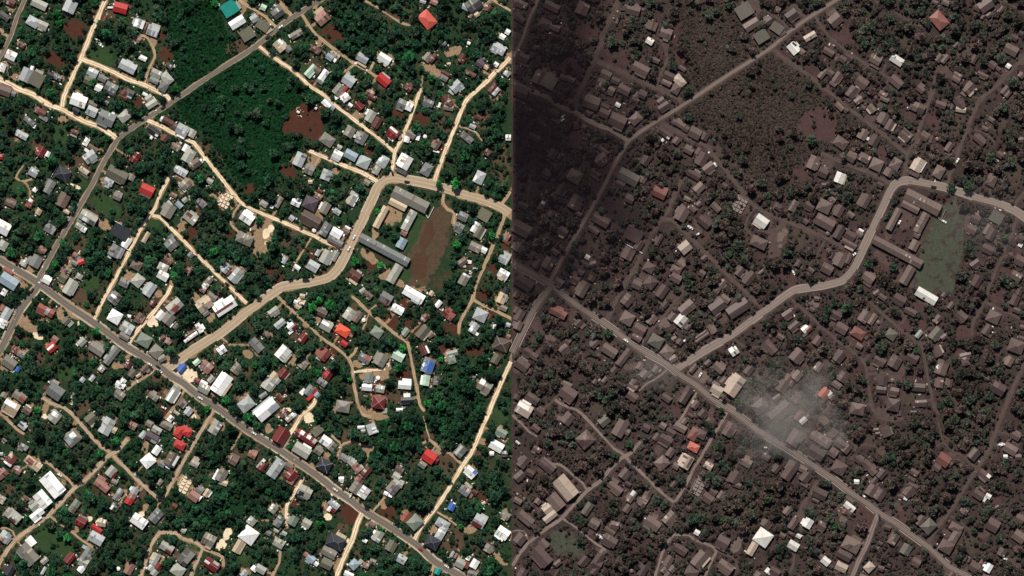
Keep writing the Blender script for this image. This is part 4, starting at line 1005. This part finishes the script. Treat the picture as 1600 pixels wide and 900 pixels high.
# unfinished buildings: slab and low block walls
for east in (False, True):
    for (x, y, L, Wd, a, nu, nv) in ((352, 312, 25, 19, -62, 4, 3), (289, 756, 29, 17, -62, 5, 2), (115, 621, 24, 9, -60, 4, 2)):
        px, py = to_east(x, y) if east else (x, y)
        X, Y = W2(px, py)
        t = empty('building_foundation', (X, Y, 0), -math.radians(a))
        A, B = L * PX / 2, Wd * PX / 2
        M = CONC_ASH if east else CONC
        vs, fs = box_v(A, B, 0, 0.35); mk('slab', vs, fs, M, t)
        for k in range(nu + 1):
            u = -A + 0.3 + (2 * A - 0.6) * k / nu
            for j in range(nv):
                lo = -B + 0.5 + (2 * B - 1.0) * j / nv; hi = -B + 0.5 + (2 * B - 1.0) * (j + 0.72) / nv
                vs, fs = box_v(0.22, (hi - lo) / 2, 0.35, 1.5 + 0.3 * ((k + j) % 2), u, (lo + hi) / 2); mk('wall', vs, fs, M, t)
        for j in range(nv + 1):
            v = -B + 0.3 + (2 * B - 0.6) * j / nv
            for k in range(nu):
                lo = -A + 0.6 + (2 * A - 1.2) * k / nu; hi = -A + 0.6 + (2 * A - 1.2) * (k + 0.68) / nu
                vs, fs = box_v((hi - lo) / 2, 0.22, 0.35, 1.42 + 0.3 * ((k + j) % 2), (lo + hi) / 2, v); mk('wall', vs, fs, M, t)
        register(t, ('ash covered' if east else 'pale') + ' unfinished building with low block walls', 'foundation', None, px, py, SIDE_E if east else SIDE_W, L * Wd)

# garden walls
for east in (False, True):
    for n, ((x1, y1), (x2, y2)) in enumerate([((171, 340), (204, 360)), ((163, 369), (203, 392)), ((661, 328), (669, 341)), ((669, 341), (678, 323)), ((80, 276), (92, 257)), ((99, 283), (118, 297)), ((55, 249), (68, 236))]):
        if east:
            (x1, y1), (x2, y2) = to_east(x1, y1), to_east(x2, y2)
        X1, Y1 = W2(x1, y1); X2, Y2 = W2(x2, y2)
        ln = math.hypot(X2 - X1, Y2 - Y1)
        vs, fs = box_v(ln / 2, 0.28 if n < 2 else 0.2, 0, 1.5)
        w = mk('garden_wall', vs, fs, WALL[1] if n < 2 or not east else WALL_ASH)
        w.location = ((X1 + X2) / 2, (Y1 + Y2) / 2, 0); w.rotation_euler = (0, 0, math.atan2(Y2 - Y1, X2 - X1))
        register(w, 'long pale garden wall' if n < 2 else ('dusty garden wall' if east else 'pale garden wall'), 'wall', None, (x1 + x2) / 2, (y1 + y2) / 2, SIDE_E if east else SIDE_W, ln)
# ------------------------------------------------------------------ vehicles
PAINT = {'W': plain('white_paint', (0.8, 0.8, 0.78), 0.3, 0.05), 'K': plain('black_paint', (0.02, 0.02, 0.022), 0.3, 0.05), 'X': plain('red_paint', (0.35, 0.03, 0.03), 0.3, 0.05)}
GLASS = plain('dark_glass', (0.02, 0.022, 0.025), 0.1, 0.05)
TYRE = plain('tyre', (0.02, 0.02, 0.02), 0.9, 0.05)
def car_mesh():
    prof = [(-2.2, 0.55, 0.35), (-2.1, 0.95, 0.3), (-1.2, 1.0, 0.3), (-0.9, 1.02, 0.3), (1.0, 0.98, 0.3), (2.1, 0.85, 0.3), (2.25, 0.5, 0.35)]
    vs, fs = [], []
    for x, zt, zb in prof:
        w = 0.86 if abs(x) < 2 else 0.72
        vs += [(x, -w, zb), (x, -w, zt - 0.12), (x, -w + 0.12, zt), (x, w - 0.12, zt), (x, w, zt - 0.12), (x, w, zb)]
    for i in range(len(prof) - 1):
        for c in range(5):
            a = i * 6 + c
            fs.append((a, a + 1, a + 7, a + 6))
    fs += [(5, 4, 3, 2, 1, 0), tuple(range(len(vs) - 6, len(vs)))]
    return vs, fs
cv, cf = car_mesh()
CABV = [(-1.7, -.78, .98), (1.0, -.78, .98), (1.0, .78, .98), (-1.7, .78, .98), (-1.2, -.62, 1.42), (0.35, -.62, 1.42), (0.35, .62, 1.42), (-1.2, .62, 1.42)]
CABF = [(0, 1, 5, 4), (1, 2, 6, 5), (2, 3, 7, 6), (3, 0, 4, 7)]
wn_ = 10
WHV = [(0.33 * math.cos(2 * math.pi * i / wn_), s, 0.33 + 0.33 * math.sin(2 * math.pi * i / wn_)) for s in (-0.1, 0.1) for i in range(wn_)]
WHF = [(i, (i + 1) % wn_, wn_ + (i + 1) % wn_, wn_ + i) for i in range(wn_)] + [tuple(range(wn_))[::-1], tuple(range(wn_, 2 * wn_))]
def me_of(n, v, f, m):
    me = bpy.data.meshes.new(n); me.from_pydata(v, [], f); me.materials.append(m); return me
CM = {c: dict(body=me_of('car_body', cv, cf, PAINT[c]), top=me_of('car_roof', [(-1.25, -.64, 1.425), (.4, -.64, 1.425), (.4, .64, 1.425), (-1.25, .64, 1.425), (-1.1, -.5, 1.5), (.25, -.5, 1.5), (.25, .5, 1.5), (-1.1, .5, 1.5)], [(4, 5, 6, 7), (0, 1, 5, 4), (1, 2, 6, 5), (2, 3, 7, 6), (3, 0, 4, 7)], PAINT[c])) for c in PAINT}
CABM = me_of('car_windows', CABV, CABF, GLASS); WHM = me_of('car_wheel', WHV, WHF, TYRE)
for east, src in ((False, CARS_W), (True, CARS_E)):
    for e in src.split():
        x, y, a, c = e.split(',')
        x, y, a = float(x), float(y), float(a)
        X, Y = W2(x, y)
        t = empty('parked_car', (X, Y, 0.28), -math.radians(a))
        s = 1.15
        t.scale = (s, s, s)
        ob('body', CM[c]['body'], t); ob('window', CABM, t); ob('roof', CM[c]['top'], t)
        for wx in (-1.35, 1.4):
            for wy in (-0.78, 0.78):
                ob('wheel', WHM, t, (wx, wy, 0))
        register(t, {'W': 'white', 'K': 'black', 'X': 'red'}[c] + ' car', 'car', 'cars of the ' + (SIDE_E if east else SIDE_W), x, y, SIDE_E if east else SIDE_W, 4)

# ------------------------------------------------------------------ yard litter: crates, tarps, sheets, timber lying about the houses
LIT = [plain('litter_white', (0.75, 0.75, 0.72)), plain('litter_tan', (0.42, 0.31, 0.21)), plain('litter_rust', (0.17, 0.07, 0.05)), plain('litter_grey', (0.2, 0.2, 0.2)), plain('litter_pink', (0.42, 0.25, 0.2))]
LITA = [plain('litter_pale_dust', (0.36, 0.31, 0.28)), plain('litter_ash', (0.13, 0.105, 0.095)), plain('litter_dark_ash', (0.07, 0.055, 0.05)), plain('litter_dust', (0.17, 0.13, 0.12)), plain('litter_white_rinsed', (0.7, 0.68, 0.65))]
lr = random.Random(77)
for east in (False, True):
    vs, fs, mi = [], [], []
    for e in FOOT[east]:
        ar = e['L'] * e['W']
        for _ in range(lr.randrange(3, 12) if not east else lr.randrange(2, 7)):
            th = lr.uniform(0, 6.283); R = max(e['L'], e['W']) * 0.5 + lr.uniform(0, 6)
            x, y = e['x'] + R * math.cos(th), e['y'] + R * math.sin(th)
            if (not east and x > 797) or (east and x < 802): continue
            X, Y = W2(x, y)
            a = -math.radians(e['a']) + lr.choice((0, math.pi / 2)) + lr.uniform(-.3, .3)
            sx, sy, h = lr.uniform(0.3, 1.25), lr.uniform(0.25, 0.7), lr.uniform(0.25, 1.0)
            ca, sa = math.cos(a), math.sin(a)
            bv, bf = box_v(sx, sy, 0, h)
            k = len(vs)
            vs += [(X + p * ca - q * sa, Y + p * sa + q * ca, r) for p, q, r in bv]
            fs += [tuple(i + k for i in f) for f in bf]
            m = lr.choices(range(5), (3, 3, 3, 2, 2) if not east else (1.5, 4, 4, 3, 0.6))[0]
            mi += [m] * 5
    o = mk('yard_litter', vs, fs, LITA if east else LIT)
    o.data.polygons.foreach_set('material_index', np.array(mi, np.int32))
    o['kind'] = 'stuff'
    o['label'] = 'crates, sheets and scraps lying round the ' + ('ash covered' if east else 'green side') + ' houses'

# ------------------------------------------------------------------ trees
def crown_geo(seed, nclump, squash, lobes):
    r = np.random.default_rng(seed)
    vs, fs, tint = [], [], []
    def add(q, t):
        k = len(vs); vs.extend(q); fs.append((k, k + 1, k + 2, k + 3)); tint.extend([t] * 4)
    ph = r.random(3) * 6.28
    def rad(th):
        return 0.80 + 0.24 * math.sin(lobes * th + ph[0]) + 0.12 * math.sin((lobes * 2 + 1) * th + ph[1])
    cl = []
    for i in range(nclump):
        th = i * 2.39996 + r.uniform(-.3, .3)
        f = math.sqrt((i + 0.5) / nclump) * 0.80
        R = f * rad(th)
        z = squash * math.sqrt(max(0.05, 1 - f * f)) + r.uniform(-.12, .14)
        cl.append((R * math.cos(th), R * math.sin(th), z, r.uniform(0.20, 0.33)))
    for (x, y, z, cr_) in cl:
        t = r.random()
        for _ in range(14):
            d = r.normal(size=3); d[2] = abs(d[2]) * 0.9 + 0.1; d /= np.linalg.norm(d)
            c = np.array((x, y, z)) + d * cr_ * r.uniform(0.6, 1.05) * np.array((1, 1, 0.8))
            n = d + r.normal(size=3) * 0.6; n /= np.linalg.norm(n)
            ax = np.cross(n, r.normal(size=3)); ax /= np.linalg.norm(ax) + 1e-9
            bx = np.cross(n, ax)
            s = r.uniform(0.085, 0.165)
            add([tuple(c + (ax * i * s + bx * j * s * 0.8)) for i, j in ((-1, -.6), (1, -1), (.8, .7), (-.7, 1))], min(1, max(0, t + r.uniform(-.25, .25))))
    # inner mass behind the outer leaves, tinted dark for the shade between clumps
    n = 10
    k = len(vs)
    for ring, (f, zz) in enumerate(((0.70, 0.05), (0.74, squash * 0.45), (0.45, squash * 0.85))):
        for i in range(n):
            th = 2 * math.pi * i / n
            R = f * rad(th)
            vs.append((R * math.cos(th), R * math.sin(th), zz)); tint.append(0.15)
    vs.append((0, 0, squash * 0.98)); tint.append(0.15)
    for ring in range(2):
        for i in range(n):
            a = k + ring * n + i; b = k + ring * n + (i + 1) % n
            fs.append((a, b, b + n, a + n))
    for i in range(n):
        fs.append((k + 2 * n + i, k + 2 * n + (i + 1) % n, k + 3 * n))
    # every crown touches a circle of radius one
    m = max(math.hypot(v[0], v[1]) for v in vs)
    vs = [(v[0] / m, v[1] / m, v[2] / m) for v in vs]
    return vs, fs, tint

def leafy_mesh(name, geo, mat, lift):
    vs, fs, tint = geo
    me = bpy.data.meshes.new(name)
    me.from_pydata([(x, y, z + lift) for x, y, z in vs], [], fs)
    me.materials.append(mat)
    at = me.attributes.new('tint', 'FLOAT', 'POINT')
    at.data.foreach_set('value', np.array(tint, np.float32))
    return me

def trunk_geo(h, r0=0.085):
    vs, fs = [], []
    n = 6
    for (z, r, ox, oy) in ((0, r0, 0, 0), (h * 0.5, r0 * 0.75, 0.02, 0.01), (h * 1.15, r0 * 0.5, 0.05, -0.02)):
        for i in range(n):
            vs.append((ox + r * math.cos(2 * math.pi * i / n), oy + r * math.sin(2 * math.pi * i / n), z))
    for k in range(2):
        for i in range(n):
            a, b = k * n + i, k * n + (i + 1) % n
            fs.append((a, b, b + n, a + n))
    for (dx, dy) in ((0.4, 0.2), (-0.35, 0.3), (0.05, -0.45)):     # limbs
        k = len(vs)
        vs += [(0.04, 0, h * 0.7), (-0.03, 0.03, h * 0.72), (0, -0.04, h * 0.75), (dx, dy, h * 1.35)]
        fs += [(k, k + 1, k + 3), (k + 1, k + 2, k + 3), (k + 2, k, k + 3)]
    return vs, fs

GEOS = [crown_geo(40 + i, n, sq, lo) for i, (n, sq, lo) in enumerate(((34, 0.75, 3), (30, 0.85, 4), (38, 0.65, 5), (26, 0.95, 3), (34, 0.7, 4), (30, 0.8, 5)))]
GEOS_S = [crown_geo(80 + i, n, sq, lo) for i, (n, sq, lo) in enumerate(((12, 0.6, 3), (10, 0.75, 4), (14, 0.5, 5)))]
TRUNK = me_of('trunk', *trunk_geo(0.75), BARK)
HID = {}
def proto_coll(key, geos, mat, lift, trunk):
    c = bpy.data.collections.new('leaf_shapes_' + key)
    for i, g in enumerate(geos):
        me = leafy_mesh('crown_shape_%s_%d' % (key, i), g, mat, lift)
        o = bpy.data.objects.new('crown_shape_%s_%d' % (key, i), me)
        c.objects.link(o)
    HID[key] = c
for key, geos, mat, lift in (('west', GEOS, LEAF, 0.55), ('east', GEOS, LEAF_ASH, 0.55), ('west_scrub', GEOS_S, SCRUB, 0.0), ('east_scrub', GEOS_S, SCRUB_ASH, 0.0),
                             ('west_bush', GEOS_S, LEAF, 0.0), ('east_bush', GEOS_S, LEAF_ASH, 0.0)):
    proto_coll(key, geos, mat, lift, None)
CROWN_ME = {}
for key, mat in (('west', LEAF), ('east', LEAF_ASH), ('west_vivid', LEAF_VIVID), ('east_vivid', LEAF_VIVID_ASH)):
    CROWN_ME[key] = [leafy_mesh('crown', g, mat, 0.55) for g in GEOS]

def palm_geo(seed):
    r = np.random.default_rng(seed)
    vs, fs, tint = [], [], []
    n = int(r.integers(11, 15))
    for i in range(n):
        th = 2 * math.pi * i / n + r.uniform(-.15, .15); L = r.uniform(0.75, 1.0); t = r.random(); up = r.uniform(0.1, 0.35)
        c, s = math.cos(th), math.sin(th)
        pr_ = None
        for k in range(6):
            f = k / 5; R = L * f; z = 2.0 + up * math.sin(f * 2.6) - 0.45 * f * f; w = 0.13 * math.sin(0.35 + f * 2.6)
            row = [(R * c - w * s, R * s + w * c, z - 0.06), (R * c, R * s, z), (R * c + w * s, R * s - w * c, z - 0.06)]
            b0 = len(vs); vs.extend(row); tint.extend([t * 0.8, min(1, t + .25), t * 0.8])
            if pr_ is not None:
                fs.append((pr_, pr_ + 1, b0 + 1, b0)); fs.append((pr_ + 1, pr_ + 2, b0 + 2, b0 + 1))
            pr_ = b0
    return vs, fs, tint
PALM_ME = {(e_, i): leafy_mesh('palm_crown', palm_geo(300 + i), LEAF_ASH if e_ else LEAF, 0.0) for e_ in (False, True) for i in range(3)}
PALM_TRUNK = me_of('palm_trunk', *trunk_geo(1.75, 0.05)[:1], [f for f in trunk_geo(1.75, 0.05)[1] if max(f) < 18], BARK)
class Grid:
    def __init__(s, cell=8): s.c = cell; s.d = {}
    def ok(s, x, y, r, k):
        cx, cy = int(x // s.c), int(y // s.c)
        for i in range(cx - 2, cx + 3):
            for j in range(cy - 2, cy + 3):
                for (a, b, q) in s.d.get((i, j), ()):
                    if (a - x) ** 2 + (b - y) ** 2 < (k * (r + q)) ** 2: return False
        return True
    def add(s, x, y, r): s.d.setdefault((int(x // s.c), int(y // s.c)), []).append((x, y, r))

def samp(arr, x, y):
    i, j = int(round(y - Y0)), int(round(x - X0))
    if 0 <= i < RH and 0 <= j < RW: return arr[i, j]
    return 0

def scatter(seed):
    r = np.random.default_rng(seed)
    T, B, S = [], [], []
    g = Grid()
    for (x, y, q) in VIVID:
        T.append((x, y, q, True)); g.add(x, y, q)
    rads = np.concatenate([np.sort(r.gamma(2.5, 1.7, 15000) + 1.7)[::-1], np.sort(r.uniform(1.6, 3.6, 26000))[::-1]])
    rads = np.clip(rads, 1.5, 11.5)
    xs = r.uniform(-12, 812, len(rads)); ysr = r.uniform(-12, 912, len(rads)); u = r.random(len(rads))
    for x, y, q, p in zip(xs, ysr, rads, u):
        if samp(field, x, y) or p > samp(pt, x, y): continue
        if samp(dist, x, y) < q * 0.62: continue
        if samp(drives, x, y): continue
        if not g.ok(x, y, q, 0.52): continue
        g.add(x, y, q)
        T.append((x, y, q, False))
    # undergrowth in the gaps
    gb = Grid(4)
    n = 15000
    xs = r.uniform(-12, 812, n); ysr = r.uniform(-12, 912, n); u = r.random(n)
    for x, y, p in zip(xs, ysr, u):
        if samp(field, x, y) or p > 0.18 + 0.55 * samp(pt, x, y): continue
        if max(samp(chan['t'], x, y), samp(chan['c'], x, y), samp(chan['g'], x, y)) > 0.5: continue
        if max(samp(chan['r'], x, y), samp(chan['b'], x, y)) > 0.5 and p > 0.05: continue
        q = r.uniform(0.8, 1.9)
        if samp(dist, x, y) < q * 0.7 or not g.ok(x, y, q, 0.75) or not gb.ok(x, y, q, 0.75): continue
        gb.add(x, y, q); B.append((x, y, q))
    gs = Grid(5)
    xs = r.uniform(250, 510, 16000); ysr = r.uniform(0, 305, 16000)
    for x, y in zip(xs, ysr):
        if not samp(scrub, x, y) or samp(dist, x, y) < 2.5: continue
        q = r.uniform(1.3, 3.1)
        if not gs.ok(x, y, q, 0.62): continue
        gs.add(x, y, q); S.append((x, y, q))
    return T, B, S

def points_stuff(name, label, pts, coll, seed, zs):
    r = np.random.default_rng(seed)
    me = bpy.data.meshes.new(name)
    co = np.array([(*W2(x, y), 0.0) for x, y, q in pts], np.float32)
    me.vertices.add(len(co)); me.vertices.foreach_set('co', co.ravel())
    sc_ = np.array([[q * PX * r.uniform(0.85, 1.2), q * PX * r.uniform(0.85, 1.2), q * PX * r.uniform(*zs)] for x, y, q in pts], np.float32)
    rot = np.zeros((len(co), 3), np.float32); rot[:, 2] = r.uniform(0, 6.283, len(co))
    a = me.attributes.new('size', 'FLOAT_VECTOR', 'POINT'); a.data.foreach_set('vector', sc_.ravel())
    a = me.attributes.new('turn', 'FLOAT_VECTOR', 'POINT'); a.data.foreach_set('vector', rot.ravel())
    a = me.attributes.new('shape', 'INT', 'POINT'); a.data.foreach_set('value', r.integers(0, len(coll.objects), len(co)).astype(np.int32))
    o = ob(name, me)
    o['kind'] = 'stuff'; o['label'] = label
    ng = bpy.data.node_groups.new(name + '_nodes', 'GeometryNodeTree')
    ng.interface.new_socket('Geometry', in_out='INPUT', socket_type='NodeSocketGeometry')
    ng.interface.new_socket('Geometry', in_out='OUTPUT', socket_type='NodeSocketGeometry')
    gi = ng.nodes.new('NodeGroupInput'); go = ng.nodes.new('NodeGroupOutput')
    ip = ng.nodes.new('GeometryNodeInstanceOnPoints')
    ci = ng.nodes.new('GeometryNodeCollectionInfo')
    ci.inputs['Collection'].default_value = coll
    ci.inputs['Separate Children'].default_value = True
    ci.inputs['Reset Children'].default_value = True
    def attr(n, t):
        k = ng.nodes.new('GeometryNodeInputNamedAttribute'); k.data_type = t; k.inputs['Name'].default_value = n
        return k.outputs[0]
    L = ng.links.new
    L(gi.outputs[0], ip.inputs['Points']); L(ci.outputs[0], ip.inputs['Instance'])
    ip.inputs['Pick Instance'].default_value = True
    L(attr('shape', 'INT'), ip.inputs['Instance Index'])
    L(attr('size', 'FLOAT_VECTOR'), ip.inputs['Scale'])
    L(attr('turn', 'FLOAT_VECTOR'), ip.inputs['Rotation'])
    L(ip.outputs[0], go.inputs[0])
    mod = o.modifiers.new('leaves', 'NODES'); mod.node_group = ng
    return o

tr = random.Random(9)
N_IND = 150
for east, seed in ((False, 101), (True, 202)):
    T, B, S = scatter(seed)
    if east:
        mv = lambda L_: [(*to_east(x, y), *rest) for x, y, *rest in L_]
        T, B, S = mv(T), mv(B), mv(S)
    okx = (lambda x, q: x > 800.5 + q * 0.9) if east else (lambda x, q: x < 799 - q * 0.9)
    T = [t for t in T if okx(t[0], t[2])]; B = [b_ for b_ in B if okx(b_[0], b_[2])]; S = [s for s in S if okx(s[0], s[2])]
    lo, hi = (801, 1600) if east else (0, 799)
    inn = lambda t: lo < t[0] < hi and 0 < t[1] < 900
    T.sort(key=lambda t: -(t[2] + (20 if t[3] else 0)))
    ind = [t for t in T if inn(t)][:N_IND]
    ids = {id(t) for t in ind}
    rest = [t[:3] for t in T if id(t) not in ids]
    side = SIDE_E if east else SIDE_W
    for (x, y, q, viv) in ind:
        X, Y = W2(x, y)
        t = empty('ash_dusted_tree' if east else 'broadleaf_tree', (X, Y, 0), tr.uniform(0, 6.28))
        s = q * PX
        t.scale = (s, s, s * tr.uniform(0.85, 1.1))
        key = ('east' if east else 'west') + ('_vivid' if viv else '')
        ob('trunk', TRUNK, t); ob('crown', tr.choice(CROWN_ME[key]), t)
        tone = ('rinsed green' if viv else 'ash dusted') if east else ('bright green' if viv else 'dark green')
        register(t, tone + ' broadleaf tree', 'tree', 'large trees of the ' + side, x, y, side, q, 'size')
    ew = 'east' if east else 'west'
    # coconut palms: the smaller crowns with star-shaped fronds
    pr = random.Random(seed)
    cand = [t for t in rest if inn(t) and 3.6 < t[2] < 6.5]
    palms = sorted(pr.sample(cand, min(130, len(cand))), key=lambda t: -t[2])
    pid = {id(t) for t in palms}
    rest = [t for t in rest if id(t) not in pid]
    for (x, y, q) in palms:
        X, Y = W2(x, y)
        t = empty('ash_dusted_palm' if east else 'palm_tree', (X, Y, 0), tr.uniform(0, 6.28))
        s = q * PX * 1.12
        t.scale = (s, s, s)
        ob('trunk', PALM_TRUNK, t); ob('crown', PALM_ME[(east, pr.randrange(3))], t)
        register(t, ('ash dusted' if east else 'green') + ' palm', 'palm tree', 'palms of the ' + side, x, y, side, q, 'size')
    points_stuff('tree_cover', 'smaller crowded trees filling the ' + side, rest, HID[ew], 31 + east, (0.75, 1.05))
    points_stuff('undergrowth', 'low bushes between the houses of the ' + side, B, HID[ew + '_bush'], 41 + east, (0.7, 1.2))
    points_stuff('scrub', 'low scrub covering the open field of the ' + side, S, HID[ew + '_scrub'], 51 + east, (0.6, 1.0))
    print('side', side, 'trees', len(T), 'bush', len(B), 'scrub', len(S))

# ------------------------------------------------------------------ smoke and ash in the air (eastern district)
def plume(name, label, x0, x1, y0, y1, z0, z1, dens, col, centre, radii, nscale, amp=1.0):
    X0_, Y1_ = W2(x0, y0); X1_, Y0_ = W2(x1, y1)
    vs = [(x, y, z) for z in (z0, z1) for x, y in ((X0_, Y0_), (X1_, Y0_), (X1_, Y1_), (X0_, Y1_))]
    fs = [(4, 5, 6, 7), (3, 2, 1, 0), (0, 1, 5, 4), (1, 2, 6, 5), (2, 3, 7, 6), (3, 0, 4, 7)]
    m = bpy.data.materials.new(name); m.use_nodes = True
    nt = m.node_tree; nt.nodes.clear()
    out = nt.nodes.new('ShaderNodeOutputMaterial')
    pv = nt.nodes.new('ShaderNodeVolumePrincipled')
    pv.inputs['Color'].default_value = (*col, 1)
    pv.inputs['Anisotropy'].default_value = 0.0
    geo = nt.nodes.new('ShaderNodeNewGeometry')
    pos = geo.outputs['Position']
    cX, cY = W2(*centre)
    sub = nt.nodes.new('ShaderNodeVectorMath'); sub.operation = 'SUBTRACT'; nt.links.new(pos, sub.inputs[0]); sub.inputs[1].default_value = (cX, cY, (z0 + z1) / 2)
    nz = noise(nt, scale_v(nt, pos, (1, 1, 0.3)), nscale, 3, 0.6)
    dv = nt.nodes.new('ShaderNodeVectorMath'); dv.operation = 'MULTIPLY'; nt.links.new(sub.outputs[0], dv.inputs[0])
    dv.inputs[1].default_value = (1 / (radii[0] * PX), 1 / (radii[1] * PX), 0.0)
    ln = nt.nodes.new('ShaderNodeVectorMath'); ln.operation = 'LENGTH'; nt.links.new(dv.outputs[0], ln.inputs[0])
    d = math_(nt, 'ADD', ln.outputs['Value'], math_(nt, 'MULTIPLY', math_(nt, 'SUBTRACT', nz, 0.5), amp))
    fall = math_(nt, 'SUBTRACT', 1.0, ramp(nt, d, -0.25, 1.0))
    nt.links.new(math_(nt, 'MULTIPLY', fall, dens), pv.inputs['Density'])
    nt.links.new(pv.outputs[0], out.inputs['Volume'])
    o = mk(name, vs, fs, m)
    o['kind'] = 'stuff'; o['label'] = label
    return o
plume('smoke', 'pale smoke drifting over houses beside the main road', 1100, 1370, 530, 765, 8, 26, 0.036, (1.0, 0.91, 0.85), (1234, 645), (112, 96), 0.030, 1.7)
plume('smoke', 'faint smoke south of the main road', 960, 1075, 530, 620, 6, 16, 0.020, (1.0, 0.91, 0.85), (1018, 575), (56, 42), 0.03)
plume('smoke', 'thin haze over the end of the tan road', 1440, 1600, 270, 430, 8, 20, 0.008, (1.0, 0.93, 0.88), (1535, 345), (95, 78), 0.02)
plume('ash_cloud', 'thin dark ash cloud over the northwest of the ash covered district', 801, 1120, -60, 560, 7, 19, 0.125, (0.05, 0.034, 0.046), (806, 215), (265, 430), 0.014, 1.45)

# ------------------------------------------------------------------ labels that single each thing out
ORD = ['first', 'second', 'third', 'fourth', 'fifth', 'sixth', 'seventh', 'eighth', 'ninth', 'tenth', 'eleventh', 'twelfth', 'thirteenth', 'fourteenth', 'fifteenth', 'sixteenth', 'seventeenth', 'eighteenth', 'nineteenth', 'twentieth']
def zone(x, y, side):
    if side == SIDE_E: x, y = x - 802, y - 3.5
    return min(ZONES, key=lambda z: (z[0] - x) ** 2 + (z[1] - y) ** 2)[2]
by_key = {}
for (o, desc, x, y, side, size, by) in THINGS:
    z = zone(x, y, side)
    over = len(desc.split()) + len(z.split()) + 2 + 3 - 16
    if over > 0:
        desc = ' '.join(w for w in desc.split() if w not in ('large', 'small'))
        if len(desc.split()) + len(z.split()) + 5 > 16: desc = desc.replace('gabled ', '').replace('hip roofed ', '').replace('flat roofed ', '')
    by_key.setdefault((desc, z, side, by), []).append((o, x, y, size))
for (desc, z, side, by), L_ in by_key.items():
    L_.sort(key=(lambda t: t[2]) if by == 'north' else (lambda t: -t[3]))
    for i, t in enumerate(L_):
        if len(L_) == 1: mid = ''
        elif by == 'size': mid = ', ' + ('widest' if i == 0 else ORD[min(i, 19)] + ' widest')
        else: mid = ', ' + ('northernmost' if i == 0 else ('southernmost' if i == len(L_) - 1 else ORD[min(i, 19)] + ' from north'))
        t[0]['label'] = f'{desc}{mid}, {z}, {side}'
print('things', len(THINGS))
